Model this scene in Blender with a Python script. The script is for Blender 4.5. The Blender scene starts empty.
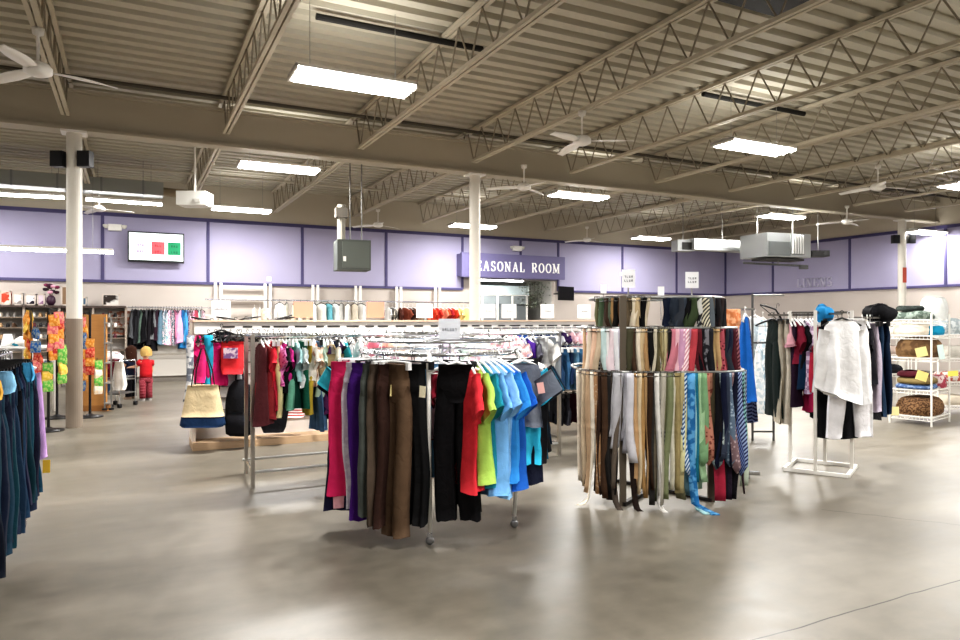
import bpy, math, random
from mathutils import Vector, Matrix
PI = math.pi
rnd = random.Random(7)
sc = bpy.context.scene
C = sc.collection
FPX = 690.0
EYE = 1.6
TH = math.radians(26.8)
RX = Vector((math.cos(TH), -math.sin(TH), 0))     # camera right, flattened on the floor
FX = Vector((math.sin(TH), math.cos(TH), 0))      # camera forward
RANG = -TH                                        # heading of "right"

# ------------------------------------------------------------------ measuring helpers
def LD(lat, dep, z=0.0):
    v = RX * lat + FX * dep
    return Vector((v.x, v.y, z))
def P(px, py, dep):
    return LD((px - 480) / FPX * dep, dep, EYE - (py - 320) / FPX * dep)
def G(px, py):
    return P(px, py, EYE * FPX / (py - 320))
def onY(px, Y, py=320):
    u = (px - 480) / FPX
    t = Y / (-math.sin(TH) * u + math.cos(TH))
    return P(px, py, t)
def onX(px, X, py=320):
    u = (px - 480) / FPX
    t = X / (math.cos(TH) * u + math.sin(TH))
    return P(px, py, t)
def pix(v):
    lat = v.x * RX.x + v.y * RX.y
    dep = v.x * FX.x + v.y * FX.y
    return 480 + FPX * lat / max(dep, .01)

# ------------------------------------------------------------------ materials
def lin(h):
    h = h.lstrip('#')
    r = []
    for i in (0, 2, 4):
        c = int(h[i:i+2], 16) / 255
        r.append(c / 12.92 if c <= .04045 else ((c + .055) / 1.055) ** 2.4)
    return (*r, 1)
_m = {}
def mat(hexc, rough=.6, metal=0., emit=0., spec=.4):
    k = ('p', hexc, rough, metal, emit, spec)
    if k in _m: return _m[k]
    m = bpy.data.materials.new('plain_' + hexc.strip('#')); m.use_nodes = True
    nt = m.node_tree; b = nt.nodes['Principled BSDF']
    b.inputs['Base Color'].default_value = lin(hexc)
    b.inputs['Roughness'].default_value = rough
    b.inputs['Metallic'].default_value = metal
    b.inputs['Specular IOR Level'].default_value = spec
    if emit:
        b.inputs['Emission Color'].default_value = lin(hexc)
        b.inputs['Emission Strength'].default_value = emit
    _m[k] = m
    return m
def nodes_of(name):
    m = bpy.data.materials.new(name); m.use_nodes = True
    nt = m.node_tree
    return m, nt, nt.nodes['Principled BSDF']
def N(nt, t, **kw):
    n = nt.nodes.new(t)
    for k, v in kw.items(): setattr(n, k, v)
    return n
def cloth(hexc, pat=None, hex2=None, scale=1.0):
    k = ('c', hexc, pat, hex2, scale)
    if k in _m: return _m[k]
    m, nt, b = nodes_of('cloth_' + hexc.strip('#'))
    b.inputs['Roughness'].default_value = .85
    b.inputs['Specular IOR Level'].default_value = .15
    tc = N(nt, 'ShaderNodeTexCoord')
    nz = N(nt, 'ShaderNodeTexNoise'); nz.inputs['Scale'].default_value = 9; nz.inputs['Detail'].default_value = 4
    nt.links.new(tc.outputs['Object'], nz.inputs['Vector'])
    mx = N(nt, 'ShaderNodeMix', data_type='RGBA')
    c = lin(hexc)
    mx.inputs[6].default_value = tuple(x * .72 for x in c[:3]) + (1,)
    mx.inputs[7].default_value = tuple(min(1, x * 1.15) for x in c[:3]) + (1,)
    nt.links.new(nz.outputs['Fac'], mx.inputs[0])
    out = mx.outputs[2]
    if pat:
        c2 = lin(hex2)
        if pat in ('stripe', 'diag', 'band'):
            w = N(nt, 'ShaderNodeTexWave'); w.bands_direction = {'stripe': 'X', 'diag': 'DIAGONAL', 'band': 'Z'}[pat]
            w.inputs['Scale'].default_value = {'stripe': 12, 'diag': 16, 'band': 9}[pat] * scale
            nt.links.new(tc.outputs['Object'], w.inputs['Vector'])
            f = w.outputs['Fac']
        elif pat == 'dot':
            w = N(nt, 'ShaderNodeTexVoronoi'); w.inputs['Scale'].default_value = 34 * scale
            nt.links.new(tc.outputs['Object'], w.inputs['Vector'])
            f = w.outputs['Distance']
        elif pat == 'check':
            w = N(nt, 'ShaderNodeTexChecker'); w.inputs['Scale'].default_value = 22 * scale
            nt.links.new(tc.outputs['Object'], w.inputs['Vector'])
            f = w.outputs['Fac']
        else:
            w = N(nt, 'ShaderNodeTexNoise'); w.inputs['Scale'].default_value = 16 * scale; w.inputs['Detail'].default_value = 2
            nt.links.new(tc.outputs['Object'], w.inputs['Vector'])
            f = w.outputs['Fac']
        rp = N(nt, 'ShaderNodeValToRGB')
        lo = .46 if pat != 'dot' else .30
        rp.color_ramp.elements[0].position = lo; rp.color_ramp.elements[1].position = lo + .08
        rp.color_ramp.elements[0].color = (0, 0, 0, 1); rp.color_ramp.elements[1].color = (1, 1, 1, 1)
        nt.links.new(f, rp.inputs[0])
        m2 = N(nt, 'ShaderNodeMix', data_type='RGBA')
        nt.links.new(rp.outputs[0], m2.inputs[0])
        nt.links.new(out, m2.inputs[6]); m2.inputs[7].default_value = c2
        out = m2.outputs[2]
    nt.links.new(out, b.inputs['Base Color'])
    bp = N(nt, 'ShaderNodeBump'); bp.inputs['Strength'].default_value = .42; bp.inputs['Distance'].default_value = .022
    nz2 = N(nt, 'ShaderNodeTexNoise'); nz2.inputs['Scale'].default_value = 11; nz2.inputs['Detail'].default_value = 3; nz2.inputs['Distortion'].default_value = 1.2
    nt.links.new(tc.outputs['Object'], nz2.inputs['Vector'])
    nt.links.new(nz2.outputs['Fac'], bp.inputs['Height']); nt.links.new(bp.outputs[0], b.inputs['Normal'])
    _m[k] = m
    return m
CHROME = mat('#c9ccd0', .22, 1.0)
STEEL = mat('#8d8d8a', .4, .9)
WPAINT = mat('#e9e6e0', .4)
WPLAST = mat('#f2f1ee', .35)
BPLAST = mat('#121214', .4)
BLACK = mat('#0b0b0c', .5)
WOOD = None
def wood(hexc, hex2):
    k = ('w', hexc)
    if k in _m: return _m[k]
    m, nt, b = nodes_of('wood')
    tc = N(nt, 'ShaderNodeTexCoord'); mp = N(nt, 'ShaderNodeMapping'); mp.inputs['Scale'].default_value = (1, 14, 14)
    nz = N(nt, 'ShaderNodeTexNoise'); nz.inputs['Scale'].default_value = 3; nz.inputs['Detail'].default_value = 6
    mx = N(nt, 'ShaderNodeMix', data_type='RGBA'); mx.inputs[6].default_value = lin(hexc); mx.inputs[7].default_value = lin(hex2)
    nt.links.new(tc.outputs['Object'], mp.inputs[0]); nt.links.new(mp.outputs[0], nz.inputs['Vector'])
    nt.links.new(nz.outputs['Fac'], mx.inputs[0]); nt.links.new(mx.outputs[2], b.inputs['Base Color'])
    b.inputs['Roughness'].default_value = .5
    _m[k] = m
    return m

# ------------------------------------------------------------------ mesh builder
class MB:
    def __init__(s): s.v = []; s.f = []; s.mi = []; s.cur = 0
    def add(s, vs, fs):
        o = len(s.v); s.v += [tuple(v) for v in vs]
        for f in fs: s.f.append(tuple(i + o for i in f)); s.mi.append(s.cur)
        return s
    def box(s, c, d, rz=0, rot=None):
        hx, hy, hz = d[0] / 2, d[1] / 2, d[2] / 2
        M = rot if rot else Matrix.Rotation(rz, 3, 'Z')
        c = Vector(c)
        vs = [c + M @ Vector((x, y, z)) for x in (-hx, hx) for y in (-hy, hy) for z in (-hz, hz)]
        return s.add(vs, [(0, 1, 3, 2), (4, 6, 7, 5), (0, 4, 5, 1), (2, 3, 7, 6), (0, 2, 6, 4), (1, 5, 7, 3)])
    def bar(s, a, b, w, h):
        a, b = Vector(a), Vector(b); d = b - a
        z = Vector((0, 0, 1)) if abs(d.normalized().z) < .95 else Vector((1, 0, 0))
        x = d.normalized(); y = z.cross(x).normalized(); z2 = x.cross(y)
        M = Matrix((x, y, z2)).transposed()
        return s.box((a + b) / 2, (d.length, w, h), rot=M)
    def tube(s, path, r, n=6, closed=False, cap=True):
        path = [Vector(p) for p in path]; m = len(path); rs = r if isinstance(r, (list, tuple)) else [r] * m
        vs = []; ref = None
        for i, p in enumerate(path):
            a = path[i - 1] if (i > 0 or closed) else p
            b = path[(i + 1) % m] if (i < m - 1 or closed) else p
            t = (b - a).normalized()
            if ref is None:
                ref = Vector((0, 0, 1)) if abs(t.z) < .9 else Vector((1, 0, 0))
            u = (ref - t * ref.dot(t))
            if u.length < 1e-4: u = t.orthogonal()
            u.normalize(); w = t.cross(u); ref = u
            for k in range(n):
                an = 2 * PI * k / n
                vs.append(p + (u * math.cos(an) + w * math.sin(an)) * rs[i])
        fs = []
        for i in range(m if closed else m - 1):
            j = (i + 1) % m
            for k in range(n):
                k2 = (k + 1) % n
                fs.append((i * n + k, i * n + k2, j * n + k2, j * n + k))
        if cap and not closed:
            fs.append(tuple(reversed(range(n)))); fs.append(tuple((m - 1) * n + k for k in range(n)))
        return s.add(vs, fs)
    def lathe(s, prof, n=20, c=(0, 0, 0)):
        vs = []
        for r, z in prof:
            for k in range(n):
                a = 2 * PI * k / n
                vs.append((c[0] + r * math.cos(a), c[1] + r * math.sin(a), c[2] + z))
        fs = []
        for i in range(len(prof) - 1):
            for k in range(n):
                k2 = (k + 1) % n
                fs.append((i * n + k, i * n + k2, (i + 1) * n + k2, (i + 1) * n + k))
        fs.append(tuple(reversed(range(n)))); fs.append(tuple((len(prof) - 1) * n + k for k in range(n)))
        return s.add(vs, fs)
    def ring(s, c, R, r, n=40, k=6):
        return s.tube([(c[0] + R * math.cos(2 * PI * i / n), c[1] + R * math.sin(2 * PI * i / n), c[2]) for i in range(n)], r, k, closed=True)
    def loft(s, rows, nu=20, seed=0, pw=.8, capb=True):
        """rows: (cx, cy, z, half width, half depth, ripple)"""
        q = random.Random(seed); p = [q.uniform(0, 6.28) for _ in range(4)]
        vs = []
        for ri, (cx, cy, z, hw, hd, am) in enumerate(rows):
            for k in range(nu):
                t = 2 * PI * k / nu; c, n = math.cos(t), math.sin(t)
                sx = math.copysign(abs(c) ** pw, c); sy = math.copysign(abs(n) ** pw, n)
                rip = am * (math.sin(3 * t + p[0]) * .6 + math.sin(5 * t + p[1] + z) * .7 + .4 * math.sin(8 * t + p[2]))
                vs.append((cx + hw * sx + rip * .35 * c, cy + hd * sy + rip * (1 if abs(n) > .3 else .4), z + am * .35 * math.sin(2 * t + p[3])))
        fs = []
        for i in range(len(rows) - 1):
            for k in range(nu):
                k2 = (k + 1) % nu
                fs.append((i * nu + k, i * nu + k2, (i + 1) * nu + k2, (i + 1) * nu + k))
        if capb:
            fs.append(tuple(range(nu))); fs.append(tuple(reversed([(len(rows) - 1) * nu + k for k in range(nu)])))
        return s.add(vs, fs)
    def mesh(s, name, mats, smooth=False):
        me = bpy.data.meshes.new(name); me.from_pydata(s.v, [], s.f)
        for m in (mats if isinstance(mats, (list, tuple)) else [mats]): me.materials.append(m)
        if any(s.mi): me.polygons.foreach_set('material_index', s.mi)
        if smooth: me.polygons.foreach_set('use_smooth', [True] * len(s.f))
        me.validate(); me.update()
        return me
    def build(s, name, mats, parent=None, loc=(0, 0, 0), rz=0, smooth=False):
        o = bpy.data.objects.new(name, s.mesh(name, mats, smooth)); C.objects.link(o)
        o.location = loc; o.rotation_euler = (0, 0, rz)
        if parent: o.parent = parent
        return o
def tag(o, label=None, cat=None, group=None, kind=None):
    if label: o['label'] = label
    if cat: o['category'] = cat
    if group: o['group'] = group
    if kind: o['kind'] = kind
    return o
def thing(name, label, cat, loc=(0, 0, 0), rz=0, group=None):
    o = bpy.data.objects.new(name, None); C.objects.link(o)
    o.empty_display_size = .1
    o.location = loc; o.rotation_euler = (0, 0, rz)
    return tag(o, label, cat, group)
def struct(o): o['kind'] = 'structure'; return o
def child(name, me, parent, loc=(0, 0, 0), rot=(0, 0, 0)):
    o = bpy.data.objects.new(name, me); C.objects.link(o); o.parent = parent
    o.location = loc; o.rotation_euler = rot
    return o

# ------------------------------------------------------------------ camera
cam = bpy.data.cameras.new('camera'); co = bpy.data.objects.new('camera', cam); C.objects.link(co)
cam.sensor_width = 36; cam.lens = FPX * 36 / 960
co.location = (0, 0, EYE); co.rotation_euler = (PI / 2, 0, -TH); cam.clip_end = 200
sc.camera = co
sc.view_settings.view_transform = 'Standard'
try: sc.view_settings.look = 'Medium High Contrast'
except TypeError as ex: print(ex)
sc.view_settings.exposure = 0.42

# ------------------------------------------------------------------ room shell
XL, XR, YF, YB, ZD = -9.0, 20.8, -8.0, 19.8, 5.2
YBEAM = 11.9
# floor
m, nt, b = nodes_of('polished_concrete')
tc = N(nt, 'ShaderNodeTexCoord')
n1 = N(nt, 'ShaderNodeTexNoise'); n1.inputs['Scale'].default_value = .55; n1.inputs['Detail'].default_value = 8; n1.inputs['Roughness'].default_value = .6
n2 = N(nt, 'ShaderNodeTexNoise'); n2.inputs['Scale'].default_value = 6; n2.inputs['Detail'].default_value = 8
mp = N(nt, 'ShaderNodeMapping'); mp.inputs['Scale'].default_value = (.5, 1.6, 1); nt.links.new(tc.outputs['Object'], mp.inputs[0])
nt.links.new(mp.outputs[0], n1.inputs['Vector']); nt.links.new(tc.outputs['Object'], n2.inputs['Vector'])
ad = N(nt, 'ShaderNodeMath', operation='MULTIPLY_ADD'); ad.inputs[1].default_value = .45
nt.links.new(n2.outputs['Fac'], ad.inputs[0]); nt.links.new(n1.outputs['Fac'], ad.inputs[2])
rp = N(nt, 'ShaderNodeValToRGB')
rp.color_ramp.elements[0].position = .50; rp.color_ramp.elements[0].color = lin('#5a554b')
rp.color_ramp.elements[1].position = .95; rp.color_ramp.elements[1].color = lin('#827b6f')
e_ = rp.color_ramp.elements.new(.72); e_.color = lin('#706a5f')
nt.links.new(ad.outputs[0], rp.inputs[0])
sx = N(nt, 'ShaderNodeSeparateXYZ'); nt.links.new(tc.outputs['Object'], sx.inputs[0])
wv = N(nt, 'ShaderNodeTexNoise'); wv.inputs['Scale'].default_value = 3.0; nt.links.new(tc.outputs['Object'], wv.inputs['Vector'])
def near(fac, at, wid):
    a_ = N(nt, 'ShaderNodeMath', operation='SUBTRACT'); a_.inputs[1].default_value = at; nt.links.new(fac, a_.inputs[0])
    c_ = N(nt, 'ShaderNodeMath', operation='ABSOLUTE'); nt.links.new(a_.outputs[0], c_.inputs[0])
    d_ = N(nt, 'ShaderNodeMath', operation='LESS_THAN'); d_.inputs[1].default_value = wid; nt.links.new(c_.outputs[0], d_.inputs[0])
    return d_.outputs[0]
wob = N(nt, 'ShaderNodeMath', operation='MULTIPLY_ADD'); wob.inputs[1].default_value = .03; nt.links.new(wv.outputs['Fac'], wob.inputs[0]); nt.links.new(sx.outputs['Y'], wob.inputs[2])
j1 = near(wob.outputs[0], 2.475, .005)
dp = N(nt, 'ShaderNodeVectorMath', operation='DOT_PRODUCT'); dp.inputs[1].default_value = (.806, .592, 0); nt.links.new(tc.outputs['Object'], dp.inputs[0])
wob2 = N(nt, 'ShaderNodeMath', operation='MULTIPLY_ADD'); wob2.inputs[1].default_value = .12; nt.links.new(wv.outputs['Fac'], wob2.inputs[0]); nt.links.new(dp.outputs['Value'], wob2.inputs[2])
j2 = near(wob2.outputs[0], 6.557, .004)
gt = N(nt, 'ShaderNodeMath', operation='GREATER_THAN'); gt.inputs[1].default_value = 5.2; nt.links.new(sx.outputs['X'], gt.inputs[0])
j2m = N(nt, 'ShaderNodeMath', operation='MULTIPLY'); nt.links.new(j2, j2m.inputs[0]); nt.links.new(gt.outputs[0], j2m.inputs[1])
mj = N(nt, 'ShaderNodeMath', operation='MAXIMUM'); nt.links.new(j1, mj.inputs[0]); nt.links.new(j2m.outputs[0], mj.inputs[1])
mm = N(nt, 'ShaderNodeMix', data_type='RGBA'); nt.links.new(mj.outputs[0], mm.inputs[0]); nt.links.new(rp.outputs[0], mm.inputs[6]); mm.inputs[7].default_value = lin('#37322b')
nt.links.new(mm.outputs[2], b.inputs['Base Color'])
rr = N(nt, 'ShaderNodeMapRange'); rr.inputs['To Min'].default_value = .30; rr.inputs['To Max'].default_value = .52
nt.links.new(n2.outputs['Fac'], rr.inputs['Value']); nt.links.new(rr.outputs[0], b.inputs['Roughness'])
b.inputs['Specular IOR Level'].default_value = .45
FLOOR = m
struct(MB().box(((XL + XR) / 2, (YF + 26) / 2, -.05), (XR - XL, 26 - YF, .1)).build('floor', FLOOR))

# walls
m, nt, b = nodes_of('wall_paint')
tc = N(nt, 'ShaderNodeTexCoord'); nz = N(nt, 'ShaderNodeTexNoise'); nz.inputs['Scale'].default_value = 1.2
mx = N(nt, 'ShaderNodeMix', data_type='RGBA'); mx.inputs[6].default_value = lin('#bcb2aa'); mx.inputs[7].default_value = lin('#c6bdb6')
nt.links.new(tc.outputs['Object'], nz.inputs['Vector']); nt.links.new(nz.outputs['Fac'], mx.inputs[0]); nt.links.new(mx.outputs[2], b.inputs['Base Color'])
b.inputs['Roughness'].default_value = .8
WALL = m
m, nt, b = nodes_of('purple_panel')
tc = N(nt, 'ShaderNodeTexCoord'); nz = N(nt, 'ShaderNodeTexNoise'); nz.inputs['Scale'].default_value = .8
mx = N(nt, 'ShaderNodeMix', data_type='RGBA'); mx.inputs[6].default_value = lin('#9f9ab6'); mx.inputs[7].default_value = lin('#aaa6c0')
nt.links.new(tc.outputs['Object'], nz.inputs['Vector']); nt.links.new(nz.outputs['Fac'], mx.inputs[0]); nt.links.new(mx.outputs[2], b.inputs['Base Color'])
b.inputs['Roughness'].default_value = .75
PURPLE = m
TRIM = mat('#4e4970', .7)
OX0, OX1, OZ = 9.75, 12.85, 2.93                      # opening of the seasonal room
w = MB()
w.box(((XL + OX0) / 2, YB + .1, 2.6), (OX0 - XL, .2, 5.2))
w.box(((OX1 + XR + .2) / 2, YB + .1, 2.6), (XR + .2 - OX1, .2, 5.2))
w.box(((OX0 + OX1) / 2, YB + .1, (OZ + 5.2) / 2), (OX1 - OX0, .2, 5.2 - OZ))
wb = struct(w.build('wall_back', WALL))
MB().box(((XL + XR) / 2, YB - .008, 4.75), (XR - XL, .016, .92)).build('upper_band', mat('#b9b09f', .7), wb)
wr = struct(MB().box((XR + .1, (YF + YB) / 2, 2.6), (.2, YB - YF, 5.2)).build('wall_right', WALL))
MB().box((XR - .008, (YF + YB) / 2, 4.75), (.016, YB - YF, .92)).build('upper_band', mat('#b9b09f', .7), wr)
struct(MB().box((XL - .1, (YF + YB) / 2, 2.6), (.2, YB - YF, 5.2)).build('wall_left', WALL))
struct(MB().box(((XL + XR) / 2, YF - .1, 2.6), (XR - XL, .2, 5.2)).build('wall_front', WALL))
ZP0, ZP1 = 2.58, 4.24
xs = [-5.6, -3.15, -.65, 1.83, 4.33, 6.83, 9.36, 11.49, 12.97, 15.7, 18.24, 20.74]
for i in range(len(xs) - 1):
    zb = OZ if 9.3 < xs[i] < 12.5 else ZP0
    MB().box(((xs[i] + xs[i+1]) / 2, YB - .012, (zb + ZP1) / 2), (xs[i+1] - xs[i], .024, ZP1 - zb)).build('panel', PURPLE, wb)
tn = 0
def trim(c, d):
    global tn
    tn += 1
    struct(MB().box(c, d).build('trim_%d' % tn, TRIM))
trim(((xs[0] + xs[-1]) / 2, YB - .03, ZP1 + .03), (xs[-1] - xs[0], .06, .09))
trim(((xs[0] + 9.36) / 2, YB - .03, ZP0), (9.36 - xs[0], .06, .07))
trim(((13.1 + xs[-1]) / 2, YB - .03, ZP0), (xs[-1] - 13.1, .06, .07))
for x in xs:
    zb = OZ if 11 < x < 12 else ZP0
    trim((x, YB - .025, (zb + ZP1) / 2), (.075, .05, ZP1 - zb))
ys = [YB - .03, 17.55, 14.55, 11.6, 8.6, 5.6, 2.6]
for i in range(len(ys) - 1):
    MB().box((XR - .012, (ys[i] + ys[i+1]) / 2, (ZP0 + ZP1) / 2), (.024, ys[i] - ys[i+1], ZP1 - ZP0)).build('panel', PURPLE, wr)
    trim((XR - .025, ys[i+1], (ZP0 + ZP1) / 2), (.05, .075, ZP1 - ZP0))
trim((XR - .03, (ys[0] + ys[-1]) / 2, ZP1 + .03), (.06, ys[0] - ys[-1], .09))
trim((XR - .03, (ys[0] + ys[-1]) / 2, ZP0), (.06, ys[0] - ys[-1], .07))
struct(MB().box(((XL + OX0) / 2, YB - .01, .06), (OX0 - XL, .02, .12)).build('baseboard_back', mat('#8d867e', .6)))
struct(MB().box((XR - .01, 6, .06), (.02, 27, .12)).build('baseboard_right', mat('#8d867e', .6)))

# ceiling deck: corrugated sheet
m, nt, b = nodes_of('painted_deck')
tc = N(nt, 'ShaderNodeTexCoord'); nz = N(nt, 'ShaderNodeTexNoise'); nz.inputs['Scale'].default_value = .7; nz.inputs['Detail'].default_value = 5
mx = N(nt, 'ShaderNodeMix', data_type='RGBA'); mx.inputs[6].default_value = lin('#aaa493'); mx.inputs[7].default_value = lin('#bdb7a7')
nt.links.new(tc.outputs['Object'], nz.inputs['Vector']); nt.links.new(nz.outputs['Fac'], mx.inputs[0]); nt.links.new(mx.outputs[2], b.inputs['Base Color'])
b.inputs['Roughness'].default_value = .6
DECK = m
w = MB(); per = .30; y = YF - .3; vs = []; fs = []
prof = []
while y < YB + .4:
    prof += [(y, ZD), (y + .15, ZD), (y + .17, ZD + .075), (y + .28, ZD + .075)]
    y += per
for (yy, zz) in prof: vs += [(XL - .2, yy, zz), (XR + .2, yy, zz)]
for i in range(len(prof) - 1): fs.append((2 * i, 2 * i + 1, 2 * i + 3, 2 * i + 2))
w.add(vs, fs)
w.box(((XL + XR) / 2, 6, ZD + .2), (XR - XL + .6, 29, .05))
struct(w.build('ceiling', DECK))

STEELP = mat('#bdb4a1', .55)
DARKROD = mat('#8d8474', .6)
# girder
g = MB()
g.box(((XL + XR) / 2, YBEAM, 4.70), (XR - XL, .05, .56)); g.box(((XL + XR) / 2, YBEAM, 4.42), (XR - XL, .26, .04)); g.box(((XL + XR) / 2, YBEAM, 4.99), (XR - XL, .26, .04))
struct(g.build('ceiling_beam', mat('#b0a896', .6)))
# columns
def column(x, y, label, dark):
    t = thing('column', label, 'column', (x, y, 0)); struct(t)
    MB().lathe([(.105, 0), (.105, dark), (.105, dark + .001), (.105, 4.39)], 24).build('shaft', mat('#d8d4ca', .5), t, smooth=False)
    MB().box((0, 0, 4.385), (.34, .30, .03)).build('cap_plate', WPAINT, t)
    if dark:
        MB().lathe([(.112, .002), (.112, dark)], 24).build('painted_base', mat('#85796c', .6), t)
    return t
column(-.76, YBEAM, 'white round column with a taupe painted lower half', 1.62)
column(5.9, YBEAM, 'white round column in front of the seasonal room sign', 0)
column(19.23, YBEAM, 'white column before the right wall with a small red notice', 0)
# joists
JX = [-.85 + 2.19 * k for k in range(-3, 10)]
ZT, ZBt = 5.13, 4.57
def joist(x, y0, y1):
    t = thing('roof_joist', None, None, (x, 0, 0)); struct(t)
    a = MB(); 
    for s in (-1, 1): a.box((s * .035, (y0 + y1) / 2, ZT + .025), (.05, y1 - y0, .05))
    a.build('top_chord', STEELP, t)
    a = MB(); yb0, yb1 = y0 + .3, y1 - .3
    for s in (-1, 1): a.box((s * .032, (yb0 + yb1) / 2, ZBt), (.045, yb1 - yb0, .045))
    a.build('bottom_chord', STEELP, t)
    a = MB(); n = max(2, int(round((yb1 - yb0) / .62))); st = (yb1 - yb0) / n
    a.tube([(0, y0 + .05, ZT), (0, yb0, ZBt)], .013, 5); a.tube([(0, y1 - .05, ZT), (0, yb1, ZBt)], .013, 5)
    for i in range(n):
        ya = yb0 + i * st
        a.tube([(0, ya, ZBt), (0, ya + st * .5, ZT)], .012, 5); a.tube([(0, ya + st * .5, ZT), (0, ya + st, ZBt)], .012, 5)
    a.build('web', DARKROD, t)
for x in JX:
    joist(x, YF + .1, YBEAM - .03)
    joist(x, YBEAM + .03, YB - .02)
# sprinkler lines under the deck, and black bars standing for dark open seams
def pipe(a, b_, r, m_, label, name='pipe'):
    o = MB().tube([a, b_], r, 8).build(name, m_); tag(o, label, 'pipe'); return o
pipe((XL, 11.25, 5.02), (XR, 11.25, 5.02), .03, mat('#4c463c', .6), 'dark pipe running under the deck just before the big beam')
pipe((1.9, 7.95, 5.1), (4.05, 7.95, 5.1), .04, mat('#15130f', .7), 'thick dark bar standing for an open deck seam above the nearest left light')  # black tube put in for the dark gap of a deck seam
pipe((7.9, 7.98, 5.1), (10.2, 7.98, 5.1), .04, mat('#15130f', .7), 'dark bar standing for an open deck seam above the square looking light at upper right')
pipe((XL, 14.4, 5.04), (XR, 14.4, 5.04), .03, mat('#bdb6a6', .5), 'pale pipe crossing the ceiling beyond the big beam')
pipe((XL, 17.2, 4.98), (XR, 17.2, 4.98), .03, mat('#bdb6a6', .5), 'pale pipe near the back wall ceiling')
# dark roof opening at top
hx = P(650, 4, 7.6)
o = MB().box((0, 0, 0), (1.9, .55, .02)).build('roof_hatch', BLACK, loc=(5.85, 5.42, 5.185)); struct(o)
o['label'] = 'dark roof opening in the deck at top centre'; o['category'] = 'roof hatch'

# ------------------------------------------------------------------ lights
TUBE = mat('#ffffff', .5, emit=14.0)
def area(loc, sx_, sy_, power, col=(1, .985, .96)):
    l = bpy.data.lights.new('fixture_lamp', 'AREA'); l.shape = 'RECTANGLE'; l.size = sx_; l.size_y = sy_; l.energy = power; l.color = col
    o = bpy.data.objects.new('fixture_lamp', l); C.objects.link(o); o.location = loc
    return o
def fixture(x, y, z, label, power=235, up=.05, group='ceiling light fixtures'):
    t = thing('ceiling_light', label, 'light', (x, y, z), 0, group)
    h = MB(); h.box((0, 0, .045), (1.4, .46, .03)); h.box((0, 0, .075), (1.3, .12, .04))
    h.box((-.69, 0, .02), (.02, .46, .06)); h.box((.69, 0, .02), (.02, .46, .06))
    h.build('housing', WPAINT, t)
    for s in (-.15, 0, .15): MB().tube([(-.67, s, .0), (.67, s, .0)], .028, 8).build('tube', TUBE, t)
    for s in (-.5, .5): MB().tube([(s, 0, .09), (s, 0, 5.2 - z)], .004, 4).build('hanging_wire', STEEL, t)
    a = area((0, 0, -.03), 1.3, .4, power); a.parent = t
    u = area((0, 0, .12), 1.3, .3, power * up); u.parent = t; u.rotation_euler = (PI, 0, 0)  # extra up-facing lamp, added above the housing to brighten the deck
    return t
LP = [(2.27, 7.7, 'lit ceiling light nearest the camera, left of centre'), (2.35, 12.6, 'lit ceiling light just beyond the beam on the left'),
      (2.42, 17.8, 'lit ceiling light near the back wall above the television side'), (8.75, 7.75, 'lit square looking ceiling light at upper right among the joists'),
      (8.72, 12.5, 'lit ceiling light right of the middle column'), (8.8, 17.9, 'lit ceiling light half behind the middle column'),
      (15.2, 8.1, 'lit ceiling light cut by the right picture edge'), (15.2, 12.6, 'lit ceiling light above the large silver air unit'),
      (15.4, 17.9, 'lit ceiling light near the back right corner')]
for x, y, l in LP: fixture(x, y, 4.3, l, 125 if y > 17 else 235)
fixture(20.0, 11.72, 4.06, 'lit ceiling light beside the right column', 60)
for x in (2.35, 8.75, 15.2): fixture(x, 2.7, 4.3, 'lit ceiling light overhead outside the view', 100 if x < 3 else 210, .1)
for x in (-4.1, 2.35, 8.75): fixture(x, -2.3, 4.3, 'lit ceiling light behind the camera', 150, .05)
for y in (7.7, 12.6, 17.8): fixture(-4.1, y, 4.3, 'lit ceiling light outside the view on the left', 120, .03)

def strip(a, b_, label, r=.035, emit=True):
    a, b_ = Vector(a), Vector(b_); mid = (a + b_) / 2; d = b_ - a
    t = thing('strip_light', label, 'light', mid, math.atan2(d.y, d.x))
    L = d.length
    MB().box((0, 0, .05), (L, .12, .05)).build('housing', WPAINT, t)
    MB().tube([(-L / 2, 0, 0), (L / 2, 0, 0)], r, 8).build('tube', TUBE, t)
    for s in (-.35, .35): MB().tube([(s * L, 0, .07), (s * L, 0, 5.2 - mid.z)], .004, 4).build('hanging_wire', STEEL, t)
    return t
a = P(-30, 249.5, 14.0); b2 = P(113, 250.5, 15.0)
strip(a, b2, 'long bright strip light hung low at left across the column')
strip(P(-20, 193, 14.8), P(64, 198, 15.3), 'strip light under the galvanised duct, left of the column')
strip(P(86, 199.3, 15.4), P(162, 204.5, 16.1), 'strip light under the galvanised duct, right of the column')

# ------------------------------------------------------------------ fans
def fan_meshes():
    f = {}
    f['downrod'] = MB().lathe([(.06, .42), (.05, .36), (.014, .34), (.014, .06)], 12).mesh('downrod', WPAINT, True)
    f['motor'] = MB().lathe([(.03, .08), (.10, .06), (.13, .02), (.13, -.03), (.07, -.06), (.02, -.065)], 20).mesh('motor', WPAINT, True)
    b_ = MB(); n = 9; vs = []; fs = []
    for i in range(n):
        s = i / (n - 1); x = .1 + s * .62; wd = .045 + .035 * math.sin(PI * min(1, s * 1.15)); z = -.01 - .03 * s * s
        for (yy, zz) in ((-wd, -.012), (wd, .012), (wd, .02), (-wd, -.004)): vs.append((x, yy, z + zz))
    for i in range(n - 1):
        for k in range(4): fs.append((i*4+k, i*4+(k+1) % 4, (i+1)*4+(k+1) % 4, (i+1)*4+k))
    fs += [(3, 2, 1, 0), (4*n-4, 4*n-3, 4*n-2, 4*n-1)]
    f['blade'] = b_.add(vs, fs).mesh('blade', WPAINT, True)
    return f
FM = fan_meshes()
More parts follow.
